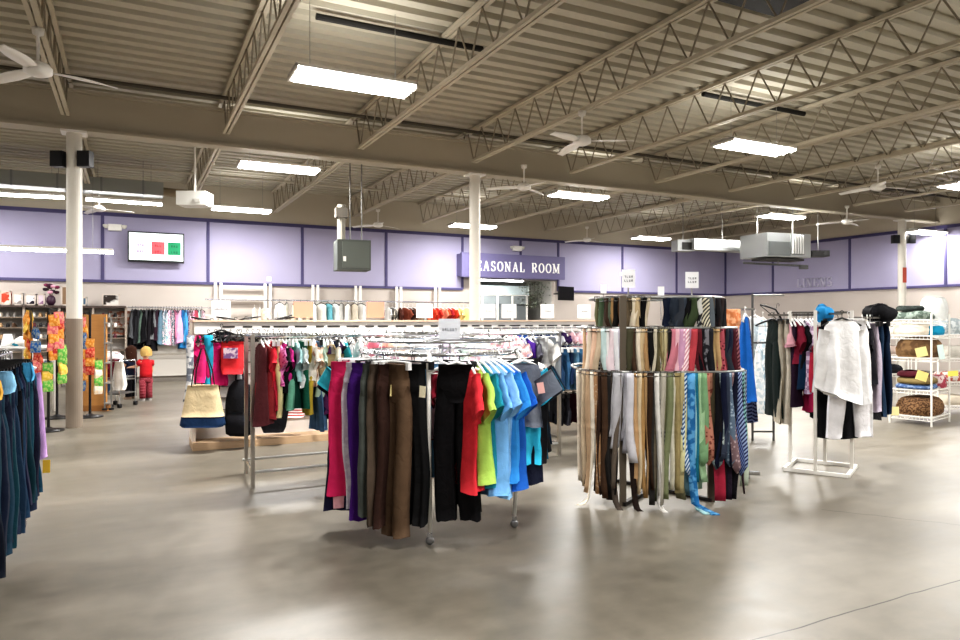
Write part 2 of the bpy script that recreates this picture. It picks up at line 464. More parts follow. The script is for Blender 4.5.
def fan(px, py, rot, label, zm=4.13):
    dep = (zm - EYE) * FPX / (320 - py); p = P(px, py, dep)
    t = thing('ceiling_fan', label, 'fan', p, rot, 'ceiling fans')
    child('downrod', FM['downrod'], t); child('motor', FM['motor'], t)
    for k in range(3): child('blade', FM['blade'], t, rot=(0, 0, k * 2 * PI / 3))
fan(38, 70, math.radians(11.2), 'white three blade ceiling fan nearest the camera at upper left')
fan(582, 141, math.radians(82), 'white three blade ceiling fan beneath the joists right of centre')
fan(878, 187, math.radians(-20), 'white three blade ceiling fan at far right below the joists')
fan(378, 225, math.radians(20), 'small distant white fan above the purple wall left of centre')
fan(524, 187, math.radians(30), 'white fan just past the beam beside the middle column')
fan(587, 240, math.radians(10), 'small distant white fan right of the seasonal room sign')
fan(99, 209, math.radians(-5), 'white fan under the galvanised duct beside the left column')
fan(847, 222, math.radians(15), 'white fan above the large silver air unit at right')

# ------------------------------------------------------------------ services on ceiling and walls
GALV = mat('#87898a', .4, .7); GALVL = mat('#b5b8b8', .45, .5)
def duct():
    a = onY(-60, 17.4); b_ = onY(163, 17.4)
    t = thing('air_duct', 'long galvanised rectangular duct hung at upper left', 'duct', ((a.x + b_.x) / 2, 17.4, 4.56))
    L = b_.x - a.x
    m_ = MB().box((0, 0, 0), (L, .5, .30)).build('duct_body', mat('#9a9d99', .45, .4), t)
    for i in range(5): MB().box((-L / 2 + (i + .5) * L / 5, 0, 0), (.04, .52, .32)).build('seam', GALV, t)
    MB().tube([(L / 2, 0, -.02), (L / 2 + .7, 0, -.04)], .1, 10).build('spout', mat('#8b7c64', .5), t)
    for s in (-.4, 0, .4): MB().tube([(s * L, 0, .15), (s * L, 0, .64)], .006, 4).build('strap', STEEL, t)
duct()
def hung_box(px, py, dep, w, h, d, label, mcol, rz=0, name='projector', vent=False, cat='projector'):
    p = P(px, py, dep)
    t = thing(name, label, cat, p, RANG + rz)
    MB().box((0, 0, 0), (w, d, h)).build('case', mcol, t)
    if vent:
        v = MB()
        for i in range(5): v.box((-w * .3 + i * w * .15, -d / 2 - .005, 0), (w * .05, .012, h * .7))
        v.build('grille', mat('#6d706f', .5), t)
    else:
        MB().box((w * .25, -d / 2 - .01, -h * .2), (w * .2, .02, h * .25)).build('front_panel', mat('#c9c6c0', .4), t)
    MB().tube([(0, 0, h / 2), (0, 0, 5.2 - p.z)], .02, 8).build('mount_rod', WPAINT, t)
    return t
hung_box(195, 199.5, 12.6, .52, .25, .4, 'white box shaped unit hung from a rod left of centre', mat('#d9d8d2', .5), name='ceiling_unit', cat='ceiling unit')
# dark unit heater hung on a duct
p = P(352, 256, 13.0)
t = thing('unit_heater', 'dark grey hanging heater with a thick pipe above', 'heater', p, RANG + .35)
MB().box((0, 0, 0), (.62, .5, .56)).build('case', mat('#4d514c', .5, .2), t)
MB().box((.03, -.26, 0), (.5, .02, .48)).build('front_panel', mat('#585d57', .5, .2), t)
MB().box((-.18, -.275, -.08), (.05, .01, .09)).build('label_plate', WPAINT, t)
MB().tube([(-.2, 0, .28), (-.2, 0, .95)], .075, 12).build('flue_pipe', mat('#8d897e', .6, .2), t)
MB().box((-.2, 0, .80), (.22, .2, .18)).build('junction_box', mat('#57524a', .5), t)
for s in (-.02, .2): MB().tube([(s, .1, .28), (s, .1, 5.2 - p.z)], .012, 6).build('mount_rod', STEEL, t)
# big silver air unit right
p = P(775, 247, 18.5)
t = thing('air_handler', 'large silver air unit with white louvred grille hung at right', 'air unit', p, RANG + .35)
MB().box((0, 0, 0), (1.45, 1.0, .62)).build('case', GALVL, t)
MB().box((-.33, -.51, -.10), (.7, .03, .36)).build('side_panel', mat('#8b9090', .4, .5), t)
g = MB(); 
for i in range(5): g.box((.1 + i * .085, -.525, .03), (.04, .03, .5))
g.build('grille', mat('#e8e8e6', .5), t)
MB().box((.27, -.505, .03), (.46, .02, .56)).build('grille_frame', mat('#7a7d7c', .5), t)
MB().box((0, -.1, -.36), (1.3, .5, .05)).build('bracket', mat('#3a3836', .6), t)
for sx_ in (-.6, .6): MB().tube([(sx_, 0, .3), (sx_, 0, 5.2 - p.z)], .012, 6).build('mount_rod', STEEL, t)
p2 = P(722, 246, 19.3)
t = thing('air_duct', 'grey horizontal duct left of the large silver air unit', 'duct', p2, -.1)
MB().box((0, 0, 0), (2.2, .4, .3)).build('duct_body', GALVL, t)
MB().tube([(0, 0, .15), (0, 0, 5.2 - p2.z)], .012, 6).build('strap', STEEL, t)
p2 = P(683, 246, 19.0)
t = thing('unit_heater', 'small grey heater with dark front at the end of the duct', 'heater', p2, -.3)
MB().box((0, 0, 0), (.5, .4, .3)).build('case', GALVL, t); MB().box((.05, -.205, -.02), (.34, .02, .2)).build('grille', mat('#2b2b2a', .6), t)
MB().tube([(0, 0, .15), (0, 0, 5.2 - p2.z)], .012, 6).build('mount_rod', STEEL, t)
p2 = P(818, 254, 18.6)
t = thing('ceiling_projector', 'small black box hung right of the silver air unit', 'projector', p2, RANG)
MB().box((0, 0, 0), (.46, .35, .16)).build('case', mat('#232322', .5), t); MB().tube([(.1, -.175, 0), (.1, -.2, 0)], .05, 10).build('lens', mat('#444', .2) if False else mat('#444444', .2), t)
MB().tube([(0, 0, .08), (0, 0, 5.2 - p2.z)], .012, 6).build('mount_rod', STEEL, t)
p2 = P(778, 265, 18.2)
t = thing('ceiling_track', 'dark track rail hung under the silver air unit', 'track', p2, RANG - .05)
MB().bar((-.9, 0, .06), (.75, 0, -.03), .06, .05).build('rail', mat('#2e2d2b', .5), t)
MB().box((.66, 0, -.06), (.2, .12, .1)).build('track_head', mat('#2e2d2b', .5), t)
MB().tube([(0, 0, .03), (0, 0, .42)], .012, 6).build('mount_rod', STEEL, t)
# speakers on columns
def speaker(x, y, z, label, ang):
    t = thing('wall_speaker', label, 'speaker', (x, y, z), ang, 'column speakers')
    MB().box((0, -.06, 0), (.18, .13, .23)).build('cabinet', BPLAST, t); MB().box((0, -.128, 0), (.15, .01, .2)).build('grille', mat('#1d1d1f', .8), t)
    MB().bar((0, 0, 0), (0, .1, 0), .04, .04).build('bracket', BPLAST, t)
c1 = Vector((-.76, YBEAM, 0))
for (s, l) in ((-1, 'black speaker on the left face of the taupe and white column'), (1, 'black speaker on the right face of the taupe and white column')):
    q = c1 + RX * (.2 * s); speaker(q.x, q.y, 3.98, l, RANG)
c3 = Vector((19.23, YBEAM, 0))
for (s, l) in ((-1, 'black speaker left of the far right column'), (1, 'black speaker right of the far right column')):
    q = c3 + RX * (.22 * s); speaker(q.x, q.y, 3.85, l, RANG)
o = MB().box((0, 0, 0), (.1, .015, .42)).build('notice_sign', mat('#b5523f', .6), loc=c3 - FX * .12 + Vector((0, 0, 2.85)), rz=RANG); tag(o, 'narrow red notice fixed to the far right column', 'sign')
def emergency(px, py, Y, label, back=True):
    p = onY(px, Y, py)
    t = thing('emergency_light', label, 'emergency light', p, 0, 'emergency lights')
    MB().box((0, 0, 0), (.3, .12, .16)).build('case', mat('#e8e6df', .4), t)
    for s in (-.2, .2): MB().lathe([(.03, -.05), (.07, .0), (.07, .04), (.02, .05)], 12, (s, -.03, .02)).build('lamp_head', mat('#d8d5cc', .3), t)
emergency(115, 227.5, YB - .09, 'white twin head emergency light left of the television')
emergency(517, 248.5, YB - .09, 'white twin head emergency light above the seasonal room sign')
# thermostat dots
for (px, py, l) in ((621, 274, 'small white round sensor on the purple wall'), (269, 279, 'small white square sensor above the wall posts')):
    q = onY(px, YB - .03, py); tag(MB().box((0, 0, 0), (.12, .04, .12)).build('wall_sensor', WPLAST, loc=q), l, 'sensor')

# glyph strokes standing for writing too small to read
def glyph_line(w, h, n, seed):
    q = random.Random(seed); g_ = MB(); step = w / n
    for i in range(n):
        x = -w / 2 + (i + .5) * step; k = q.randrange(4)
        if k != 1: g_.box((x - step * .22, 0, 0), (step * .18, .002, h))
        if k != 2: g_.box((x + step * .15, 0, 0), (step * .18, .002, h))
        g_.box((x, 0, h * (.4 if k % 2 else -.4)), (step * .6, .002, h * .2))
        if k == 3: g_.box((x, 0, 0), (step * .5, .002, h * .2))
    return g_
# television
c = [onY(127.7, YB - .25, 231), onY(184.2, YB - .25, 233.5), onY(184, YB - .25, 263.5), onY(128, YB - .25, 261.6)]
tvw = c[1].x - c[0].x; tvh = ((c[0].z - c[3].z) + (c[1].z - c[2].z)) / 2; tc_ = sum(c, Vector()) / 4
t = thing('television', 'wall mounted television showing a white sale slide with coloured squares', 'television', tc_)
MB().box((0, .03, 0), (tvw, .06, tvh)).build('bezel', mat('#15151a', .35), t)
MB().box((0, -.004, .01), (tvw - .06, .006, tvh - .09)).build('screen', mat('#f1fbfb', .3, emit=.55), t)
for (fx, hexc) in ((-.28, '#e6d9ee'), (.03, '#ee5a62'), (.32, '#12875a')):
    sq = MB().box((fx * tvw, -.009, -.02), (tvw * .235, .004, tvh * .42)).build('sale_square', mat(hexc, .4, emit=.3), t)
    for dz in (.06, -.09):
        gm = glyph_line(tvw * .13, tvh * .07, 3, int(fx * 100) + int(dz * 100)).build('lettering', mat({'#e6d9ee': '#8d7f99', '#ee5a62': '#a02a36', '#12875a': '#0b5a3c'}[hexc], .5), t, loc=(fx * tvw, -.013, -.02 + dz))
glyph_line(tvw * .5, tvh * .06, 11, 5).build('heading', mat('#8e9a9a', .5), t, loc=(0, -.009, tvh * .32))
MB().box((0, .12, 0), (.3, .16, .3)).build('wall_bracket', BPLAST, t)
# black monitor by the seasonal room
q = onY(566, YB - .6, 293.5)
t = thing('monitor', 'black flat monitor on a bracket right of the seasonal room', 'monitor', q, .35)
MB().box((0, 0, 0), (.84, .05, .46)).build('screen', mat('#08080a', .3), t)
MB().bar((0, .02, 0), (0, .5, 0), .05, .05).build('bracket', BPLAST, t)

# ------------------------------------------------------------------ serif sign lettering
def letter(ch, H):
    W = {'S': .62, 'E': .66, 'A': .78, 'O': .78, 'N': .8, 'L': .62, 'R': .76, 'M': .95, 'I': .34}.get(ch, .4) * H
    g_ = MB(); tk, tn_ = .17 * H, .07 * H; d = .02
    def st(a, b_, wd): g_.bar((a[0] * W, 0, a[1] * H), (b_[0] * W, 0, b_[1] * H), d, wd) if False else g_.add(*_stroke(a, b_, wd))
    def _stroke(a, b_, wd):
        A = Vector((a[0] * W, 0, a[1] * H)); B = Vector((b_[0] * W, 0, b_[1] * H)); u = (B - A).normalized(); n = Vector((-u.z, 0, u.x)) * wd / 2
        f = [A + n, B + n, B - n, A - n]; y = Vector((0, d / 2, 0))
        vs = [v - y for v in f] + [v + y for v in f]
        return vs, [(0, 1, 2, 3), (7, 6, 5, 4), (0, 4, 5, 1), (1, 5, 6, 2), (2, 6, 7, 3), (3, 7, 4, 0)]
    def serif(x, z): st((x - .16, z), (x + .16, z), tn_)
    def arc(cx, cz, rx, rz, a0, a1, n=10):
        pts = [(cx + rx * math.cos(math.radians(a0 + (a1 - a0) * i / n)), cz + rz * math.sin(math.radians(a0 + (a1 - a0) * i / n))) for i in range(n + 1)]
        for i in range(n):
            am = math.radians(a0 + (a1 - a0) * (i + .5) / n); wd = tn_ + (tk - tn_) * abs(math.cos(am))
            st(pts[i], pts[i + 1], wd)
    if ch == 'E':
        st((.22, 0), (.22, 1), tk); st((.05, .97), (.9, .97), tn_); st((.05, .03), (.95, .03), tn_); st((.22, .5), (.7, .5), tn_)
        st((.9, 1), (.9, .76), tn_); st((.95, 0), (.95, .26), tn_); st((.7, .4), (.7, .6), tn_)
    elif ch == 'L':
        st((.25, 0), (.25, 1), tk); serif(.25, .97); st((.05, .03), (.95, .03), tn_); st((.95, 0), (.95, .3), tn_)
    elif ch == 'I':
        st((.5, 0), (.5, 1), tk); st((.05, .97), (.95, .97), tn_); st((.05, .03), (.95, .03), tn_)
    elif ch == 'A':
        st((.14, 0), (.5, 1), tn_); st((.5, 1), (.84, 0), tk); st((.28, .33), (.72, .33), tn_); serif(.14, .03); serif(.84, .03)
    elif ch == 'N':
        st((.16, 0), (.16, 1), tn_); st((.16, .97), (.84, .03), tk); st((.84, 0), (.84, 1), tn_); serif(.16, .03); serif(.12, .97); serif(.84, .97)
    elif ch == 'M':
        st((.13, 0), (.13, 1), tn_); st((.13, 1), (.5, .1), tk); st((.5, .1), (.85, 1), tn_); st((.85, 0), (.85, 1), tk); serif(.13, .03); serif(.85, .03); serif(.1, .97); serif(.88, .97)
    elif ch == 'O': arc(.5, .5, .42, .47, 0, 360, 20)
    elif ch == 'R':
        st((.22, 0), (.22, 1), tk); serif(.22, .03); st((.05, .97), (.55, .97), tn_); st((.22, .5), (.55, .5), tn_); arc(.52, .735, .3, .235, -90, 90, 8); st((.5, .5), (.88, .03), tk)
    elif ch == 'S':
        arc(.5, .74, .33, .24, 40, 270, 10); arc(.5, .26, .36, .24, 90, -140, 10); st((.82, .98), (.82, .72), tn_); st((.13, .02), (.13, .28), tn_)
    return g_, W
def write(text, H, gap=.12):
    x = 0; g_ = MB()
    for ch in text:
        if ch == ' ': x += .8 * H; continue
        l, W = letter(ch, H)
        g_.add([(v[0] + x, v[1], v[2]) for v in l.v], l.f); x += W + gap * H
    return g_, x - gap * H
q0, q1 = onY(461, YB - .35), onY(564, YB - .35)
t = thing('shop_sign', 'purple board sign reading SEASONAL ROOM in white serif letters', 'sign', ((q0.x + q1.x) / 2, YB - .35, 3.33))
SW = q1.x - q0.x
MB().box((0, 0, 0), (SW, .12, .76)).build('board', mat('#6d688f', .6), t)
MB().box((0, .2, 0), (SW, .3, .70)).build('board_return', mat('#6d688f', .6), t)
g_, W = write('SEASONAL ROOM', .31, .22)
sc_ = (SW - .5) / W
g_.v = [((v[0] - W / 2) * sc_ + .02, v[1], (v[2] - .155)) for v in g_.v]
g_.build('lettering', mat('#f6f4f2', .5, emit=.15), t, loc=(0, -.07, -.02))
# LINENS on the right wall
a, b_ = onX(797, XR - .05), onX(832, XR - .05)
g_, W = write('LINENS', .3, .2)
sc_ = (a.y - b_.y) / W
g_.v = [(v[0] * sc_, v[1] * 2, v[2]) for v in g_.v]
o = g_.build('wall_lettering', mat('#bdb9cc', .6), loc=(XR - .05, a.y, 2.73), rz=-PI / 2); tag(o, 'pale raised letters reading LINENS on the right purple wall', 'lettering')

# ------------------------------------------------------------------ seasonal room behind the opening
w = MB(); w.box(((OX0 + OX1) / 2, 25.1, 1.6), (9, .2, 3.2)); struct(w.build('wall_inner_back', mat('#9fa3a2', .7)))
struct(MB().box((8.4, 22.5, 1.6), (.2, 5.2, 3.2)).build('wall_inner_left', mat('#d5d3cf', .7)))
struct(MB().box((14.6, 22.5, 1.6), (.2, 5.2, 3.2)).build('wall_inner_right', mat('#d5d3cf', .7)))
struct(MB().box((11.5, 22.5, 3.2), (6.4, 5.2, .1)).build('ceiling_inner', mat('#d9dad8', .7)))
fx_ = thing('ceiling_light', 'bright long light inside the seasonal room', 'light', (11.2, 21.2, 2.99), .1)
MB().box((0, 0, .03), (2.6, .2, .05)).build('housing', WPAINT, fx_); MB().tube([(-1.28, 0, 0), (1.28, 0, 0)], .04, 8).build('tube', TUBE, fx_)
a = area((11.4, 21.5, 3.1), 2.0, 1.0, 130)
t = thing('glass_partition', 'white framed glass partition inside the seasonal room', 'partition', (11.3, 22.8, 0))
MB().box((0, .03, 1.1), (4.6, .02, 2.2)).build('pane', mat('#6d7274', .25), t)
MB().box((0, .03, 2.4), (4.6, .02, .5)).build('pane', mat('#7d8486', .25), t)
MB().box((0, -.03, 2.72), (4.6, .03, .34)).build('valance', cloth('#9fb0b4', 'stripe', '#c9d4d6', .8), t)
fr = MB()
for i in range(8): fr.box((-2.25 + i * .64, 0, 1.3), (.06, .05, 2.6))
fr.box((0, 0, 1.45), (4.6, .05, .05)); fr.box((0, 0, 2.55), (4.6, .05, .06))
fr.build('frame', WPAINT, t)
# leafy hanging plant at the right of the opening
t = thing('hanging_garland', 'dark leafy garland at the right edge of the seasonal opening', 'garland', (12.35, 20.3, 2.75))
g_ = MB(); q = random.Random(4)
for i in range(260):
    c0 = Vector((q.gauss(0, .28), q.gauss(0, .12), q.uniform(-.75, .15))); an = q.uniform(0, 6.28); s_ = .05
    u = Vector((math.cos(an), math.sin(an), q.uniform(-.8, .3))) * s_; n_ = Vector((-u.y, u.x, .02)) * .5
    g_.add([c0 - u, c0 + n_, c0 + u, c0 - n_], [(0, 1, 2, 3)])
g_.build('leaves', mat('#6c7564', .7), t)
for k in range(5): g_ = MB().tube([(-.3 + k * .15, 0, .15), (-.28 + k * .14, .03, -.3), (-.3 + k * .15, 0, -.75)], .008, 4).build('stem', mat('#57503f', .7), t)
for k, (x, y, s, h, l) in enumerate([(10.0, 21.6, .5, '#e9e3e0', 'white boxed bundle on the floor of the seasonal room'), (10.9, 21.8, .6, '#9db6cb', 'pale blue bundle in the seasonal room'), (11.9, 21.6, .5, '#c9a9a4', 'rosy bundle in the seasonal room')]):
    o = MB().loft([(0, 0, 0, s * .45, s * .4, .01), (0, 0, .7, s * .5, s * .42, .05), (0, 0, 1.25, s * .42, s * .36, .06), (0, 0, 1.45, s * .2, s * .18, .05)], 18, k).build('cloth_bundle', cloth(h, 'noise', '#5d6d84'), loc=(x, y, 0), smooth=True); tag(o, l, 'bundle')

exec_marker = True
# ------------------------------------------------------------------ hangers
def hook_path(r=.017, drop=.055):
    return [(r * math.cos(math.radians(a_)), 0, r * math.sin(math.radians(a_))) for a_ in (-20, 20, 60, 100, 140, 180)] + [(-r * .6, 0, -.02), (0, 0, -.032), (0, 0, -drop)]
def hanger_mesh(m_, name, hw=.2):
    g_ = MB(); g_.tube(hook_path(), .0035, 5)
    g_.tube([(-hw, 0, -.135), (-hw * .6, 0, -.10), (0, 0, -.06), (hw * .6, 0, -.10), (hw, 0, -.135)], [.009, .011, .011, .011, .009], 6)
    g_.tube([(-hw * .97, 0, -.14), (hw * .97, 0, -.14)], .005, 5)
    return g_.mesh(name, m_, True)
def clip_mesh(m_, hw=.16):
    g_ = MB(); g_.tube(hook_path(), .0035, 5); g_.tube([(-hw, 0, -.06), (hw, 0, -.06)], .006, 6)
    for s in (-1, 1): g_.box((s * hw * .9, 0, -.085), (.03, .03, .055))
    return g_.mesh('hanger', m_, False)
HW = hanger_mesh(WPLAST, 'hanger'); HB = hanger_mesh(BPLAST, 'hanger'); HWK = hanger_mesh(WPLAST, 'hanger', .14); HG = hanger_mesh(mat('#b9bbb9', .4), 'hanger')
CW = clip_mesh(mat('#dcdcda', .35)); CB = clip_mesh(BPLAST)
TAGM = {}
def price_tag(parent, x, y, z, hexc='#e9b9ac', w=.05, h=.08, rz=0):
    if hexc not in TAGM: TAGM[hexc] = MB().box((0, 0, -.04), (w, .003, h)).mesh('price_tag', mat(hexc, .7))
    return child('price_tag', TAGM[hexc], parent, (x, y, z), (0, rnd.uniform(-.2, .2), rz))

# ------------------------------------------------------------------ garment shapes (origin at the hook, width along x)
def top_shape(L=.62, sh=.2, chest=.23, hem=.24, sleeve=.2, seed=0, d=.045, rip=.02, neck=.07, spread=.5, asym=0):
    g_ = MB()
    rows = [(0, 0, -.085, neck, .025, 0), (0, 0, -.10, neck + .04, .028, 0), (0, 0, -.135, sh * .98, .03, .003), (0, 0, -.2, sh * 1.03, d * .8, .006), (0, 0, -.3, chest, d, rip * .5)]
    n = 6
    for i in range(1, n + 1):
        s = i / n; rows.append((.008 * math.sin(s * 5 + seed), .006 * math.sin(s * 7 + seed * 2), -.3 - (L - .3) * s, (chest + (hem - chest) * s) * (1 + .025 * math.sin(s * 11 + seed)), d * (1 + .3 * s), rip * (.6 + .9 * s)))
    g_.loft(rows, 30, seed)
    if asym:
        nv = len(rows) * 22
    if sleeve > 0:
        q = random.Random(seed + 1)
        for sgn in (-1, 1):
            dx, dz = sgn * spread, -math.sqrt(max(.05, 1 - spread * spread))
            base = Vector((sgn * sh * .9, 0, -.19)); rr = []
            k = 5 if sleeve < .35 else 8
            for i in range(k + 1):
                s = i / k
                pz = base + Vector((dx, 0, dz)) * sleeve * s + Vector((0, q.uniform(-.01, .01), 0))
                rr.append((pz.x, pz.y, pz.z, (.085 if sleeve < .35 else .075) * (1 - .3 * s * (sleeve > .35)), .03 * (1 - .1 * s), .008))
            # slanted cuffs: tilt each row by shifting outer points
            o0 = len(g_.v); g_.loft(rr, 12, seed + 5)
            for vi in range(o0, len(g_.v)):
                x, y, z = g_.v[vi]; ri = (vi - o0) // 12; cx = rr[ri][0]
                g_.v[vi] = (x, y, z + (x - cx) * sgn * (.75 if sleeve < .35 else .3))
    return g_
def trouser_shape(L=1.0, waist=.19, hip=.215, hem=.11, seed=0, d=.035, gap=0.0, knee=None):
    g_ = MB(); q = random.Random(seed); D = d * 1.15
    g_.loft([(0, 0, -.075, waist, d * .8, .002), (0, 0, -.11, waist * 1.01, d * .9, .003), (0, 0, -.112, waist * .985, d * .84, .003), (0, 0, -.2, hip * .98, D, .005), (0, 0, -.30, hip * .985, D * .97, .006), (0, 0, -.345, hip * .8, D * .6, .004)], 22, seed)
    p0 = q.uniform(0, 6)
    for sgn in (-1, 1):
        rr = []; n = 11
        for i in range(n + 1):
            s = i / n; hw = (hip * .5) * (1 - s) + hem * s + (knee or 0) * math.sin(PI * s)
            rr.append((sgn * (hip * .5 * (1 - s) + max(hem, hip * .5) * s + gap * s) + .014 * math.sin(s * 4 + p0), .012 * math.sin(s * 5 + p0 * 2 + sgn * .5), -.22 - (L + sgn * q.uniform(-.01, .01) - .22) * s, hw * (1 + .04 * math.sin(s * 13 + p0)) * (.86 + .14 * min(1, s / .12)), D * (1.0 - .2 * s) * (.55 + .42 * min(1, s / .12)), .004 + .013 * s))
        g_.loft(rr, 16, seed + sgn)
    return g_
def dress_shape(L=1.0, sh=.17, waist=.17, hem=.28, seed=0, d=.05, rip=.03):
    g_ = MB()
    rows = [(0, 0, -.09, .05, .02, 0), (0, 0, -.105, .09, .025, 0), (0, 0, -.135, sh, .028, .003), (0, 0, -.25, sh * 1.02, d * .8, .006), (0, 0, -.42, waist, d, .01)]
    for i in range(1, 8):
        s = i / 7; rows.append((0, 0, -.42 - (L - .42) * s, waist + (hem - waist) * s, d * (1 + .5 * s), rip * (.4 + .8 * s)))
    return g_.loft(rows, 24, seed) and g_
def skirt_shape(L=.6, waist=.16, hem=.22, seed=0, d=.035, rip=.02):
    g_ = MB()
    rows = [(0, 0, -.075, waist, d * .7, .002), (0, 0, -.11, waist, d * .8, .003)]
    for i in range(1, 7):
        s = i / 6; rows.append((0, 0, -.11 - (L - .11) * s, waist + (hem - waist) * s, d * (1 + .5 * s), rip * s))
    g_.loft(rows, 22, seed); return g_
def strap_shape(L=1.0, w=.04, seed=0, tail=0, tip='square', taper=0, sway=.02, top=.0, th=.004, double=0):
    """a ribbon hanging from z=0, broad face along y; tail lies on the floor"""
    g_ = MB(); q = random.Random(seed)
    p0, p1 = q.uniform(0, 6), q.uniform(0, 6); tw0, tw1 = q.uniform(-.5, .5), q.uniform(-.9, .9)
    sx_ = q.uniform(-.06, .06)
    for dd in range(2 if double else 1):
        n = 16; vs = []; fs = []
        Ld = L * (1 if dd == 0 else double)
        for i in range(n + 1):
            s = i / n; D = s * (Ld + tail)
            ww = (w + taper * s) / 2
            if tip == 'point' and i == n: ww *= .12
            if D <= Ld:
                x = sway * math.sin(s * 5 + p0) * s + sx_ * s * s + dd * .012; y = .012 * math.sin(s * 7 + p1) * s - dd * .02; z = -D; ang = tw0 + tw1 * s
                wx, wy, wz = math.cos(ang) * ww, math.sin(ang) * ww, 0; ty = (-math.sin(ang) * th, math.cos(ang) * th, 0)
            else:
                e = D - Ld; x = sx_ + sway * math.sin(5 + p0) + q.uniform(-.01, .01) + e * (sx_ * 6); y = .01 + e * .85; z = -Ld - min(.006, e * .1)
                wx, wy, wz = ww, 0, 0; ty = (0, 0, th)
            for (a_, b_) in ((-1, -1), (1, -1), (1, 1), (-1, 1)):
                vs.append((x + a_ * wx + b_ * ty[0], y + a_ * wy + b_ * ty[1], z + b_ * ty[2]))
        for i in range(n):
            for k in range(4): fs.append((i*4+k, i*4+(k+1) % 4, (i+1)*4+(k+1) % 4, (i+1)*4+k))
        fs += [(3, 2, 1, 0), (4*n, 4*n+1, 4*n+2, 4*n+3)]
        g_.add(vs, fs)
    return g_
BUCK = MB().tube([(-.026, 0, -.02), (.026, 0, -.02), (.026, 0, .018), (-.026, 0, .018)], .0045, 5, closed=True).mesh('buckle', CHROME)
BUCKD = MB().tube([(-.028, 0, -.02), (.028, 0, -.02), (.028, 0, .022), (-.028, 0, .022)], .005, 5, closed=True).mesh('buckle', mat('#4b4238', .4, .6))

RACKS = {}
def dim(h, f=.97): return '#%02x%02x%02x' % tuple(int(int(h[i:i+2], 16) * f) for i in (1, 3, 5))
seedc = [100]
def put(rack, kind, desc, hexc, pos, yaw, pat=None, hex2=None, hng='w', ps=1.0, tagc=None, name=None, cat=None, label=None, **kw):
    seedc[0] += 1; sd = seedc[0]
    shp = {'tshirt': top_shape, 'blouse': top_shape, 'long_shirt': top_shape, 'tank_top': top_shape, 'trousers': trouser_shape, 'dress': dress_shape, 'skirt': skirt_shape,
           'belt': strap_shape, 'necktie': strap_shape, 'scarf': strap_shape}[kind]
    kw.setdefault('seed', sd)
    if kind == 'long_shirt': kw.setdefault('sleeve', .52); kw.setdefault('spread', .2)
    if kind == 'tank_top': kw.setdefault('sleeve', 0); kw.setdefault('sh', .15)
    o = shp(**kw).build(name or kind, cloth(hexc, pat, hex2, ps), None, pos, yaw, True)
    cats = {'tshirt': 't-shirt', 'blouse': 'blouse', 'long_shirt': 'shirt', 'tank_top': 'tank top'}
    o['category'] = cat or cats.get(kind, kind)
    if hng:
        me = {'w': HW, 'b': HB, 'k': HWK, 'cw': CW, 'cb': CB, 'g': HG}[hng]
        child('hanger', me, o)
    if kind == 'belt': child('buckle', BUCK if sd % 3 else BUCKD, o, (0, .006, -.005))
    if tagc:
        nrm = Vector((-math.sin(yaw), math.cos(yaw), 0)); s = -1 if nrm.dot(Vector(pos)) > 0 else 1
        outx = Vector((math.cos(yaw), math.sin(yaw), 0)); sxn = -1 if outx.dot(Vector(pos)) > 0 else 1
        price_tag(o, sxn * .12, s * .07, -.22, tagc)
    if label: o['label'] = label
    else: RACKS.setdefault(rack, []).append((o, desc))
    return o

# ------------------------------------------------------------------ RACK A: round chrome rack in front
AC = (-.312, 5.52); AR = .63; AZ = 1.365
def polar(cen, r, a_, z=0):
    return LD(cen[0] + r * math.cos(math.radians(a_)), cen[1] + r * math.sin(math.radians(a_)), z)
t = thing('round_clothes_rack', 'round chrome clothes rack on white wheeled legs holding trousers and tops', 'clothes rack', LD(*AC), RANG)
MB().ring((0, 0, AZ - .014), AR, .013).build('ring_rail', CHROME, t, smooth=True)
MB().ring((0, 0, AZ + .075), AR - .05, .011).build('ring_rail', CHROME, t, smooth=True)
g_ = MB()
for k in range(4):
    an = math.radians(266 + 90 * k)
    g_.tube([(.0, 0, AZ - .05), (AR * math.cos(an), AR * math.sin(an), AZ - .014)], .01, 6)
    g_.tube([(.0, 0, AZ + .07), ((AR - .05) * math.cos(an), (AR - .05) * math.sin(an), AZ + .075)], .009, 6)
g_.build('spoke', CHROME, t)
MB().tube([(0, 0, .3), (0, 0, AZ + .08)], .02, 8).build('centre_pole', CHROME, t)
for an in (265.8, 341, 84, 160):
    an = math.radians(an); ca, sa = math.cos(an), math.sin(an)
    l = MB().tube([(AR * ca, AR * sa, AZ - .01), ((AR + .05) * ca, (AR + .05) * sa, AZ - .07), ((AR - .02) * ca, (AR - .02) * sa, .085)], .0165, 8).build('leg', WPAINT, t, smooth=True)
    wl = MB(); wl.lathe([(.012, -.018), (.028, -.016), (.032, 0), (.028, .016), (.012, .018)], 14)
    wl.v = [(x + (AR - .02) * ca, z + (AR - .02) * sa, y + .032) for (x, y, z) in wl.v]
    wl.build('wheel', mat('#8a8a8c', .3, .7), l, smooth=True)
    MB().box(((AR - .02) * ca, (AR - .02) * sa, .075), (.035, .03, .03)).build('caster_fork', CHROME, l)
def A(a_, twist, kind, desc, hexc, r=AR, dz=0, **kw):
    return put('A', kind, desc, hexc, polar(AC, r, a_, AZ + dz), math.radians(a_) + RANG + math.radians(twist), **kw)
TC, TP, TY = '#efe6c8', '#eeb8ad', '#f0e0a0'
A(170, 0, 'tshirt', 'teal t-shirt', '#3aa6b4', L=.55)
A(180, 0, 'blouse', 'black blouse', '#1a171f', L=.6)
A(188, 0, 'tshirt', 'turquoise t-shirt', '#35a3b4', L=.5, sleeve=.15)
A(195, 0, 'trousers', 'dark navy trousers', '#171d30', L=1.18, hem=.13, hng='cb')
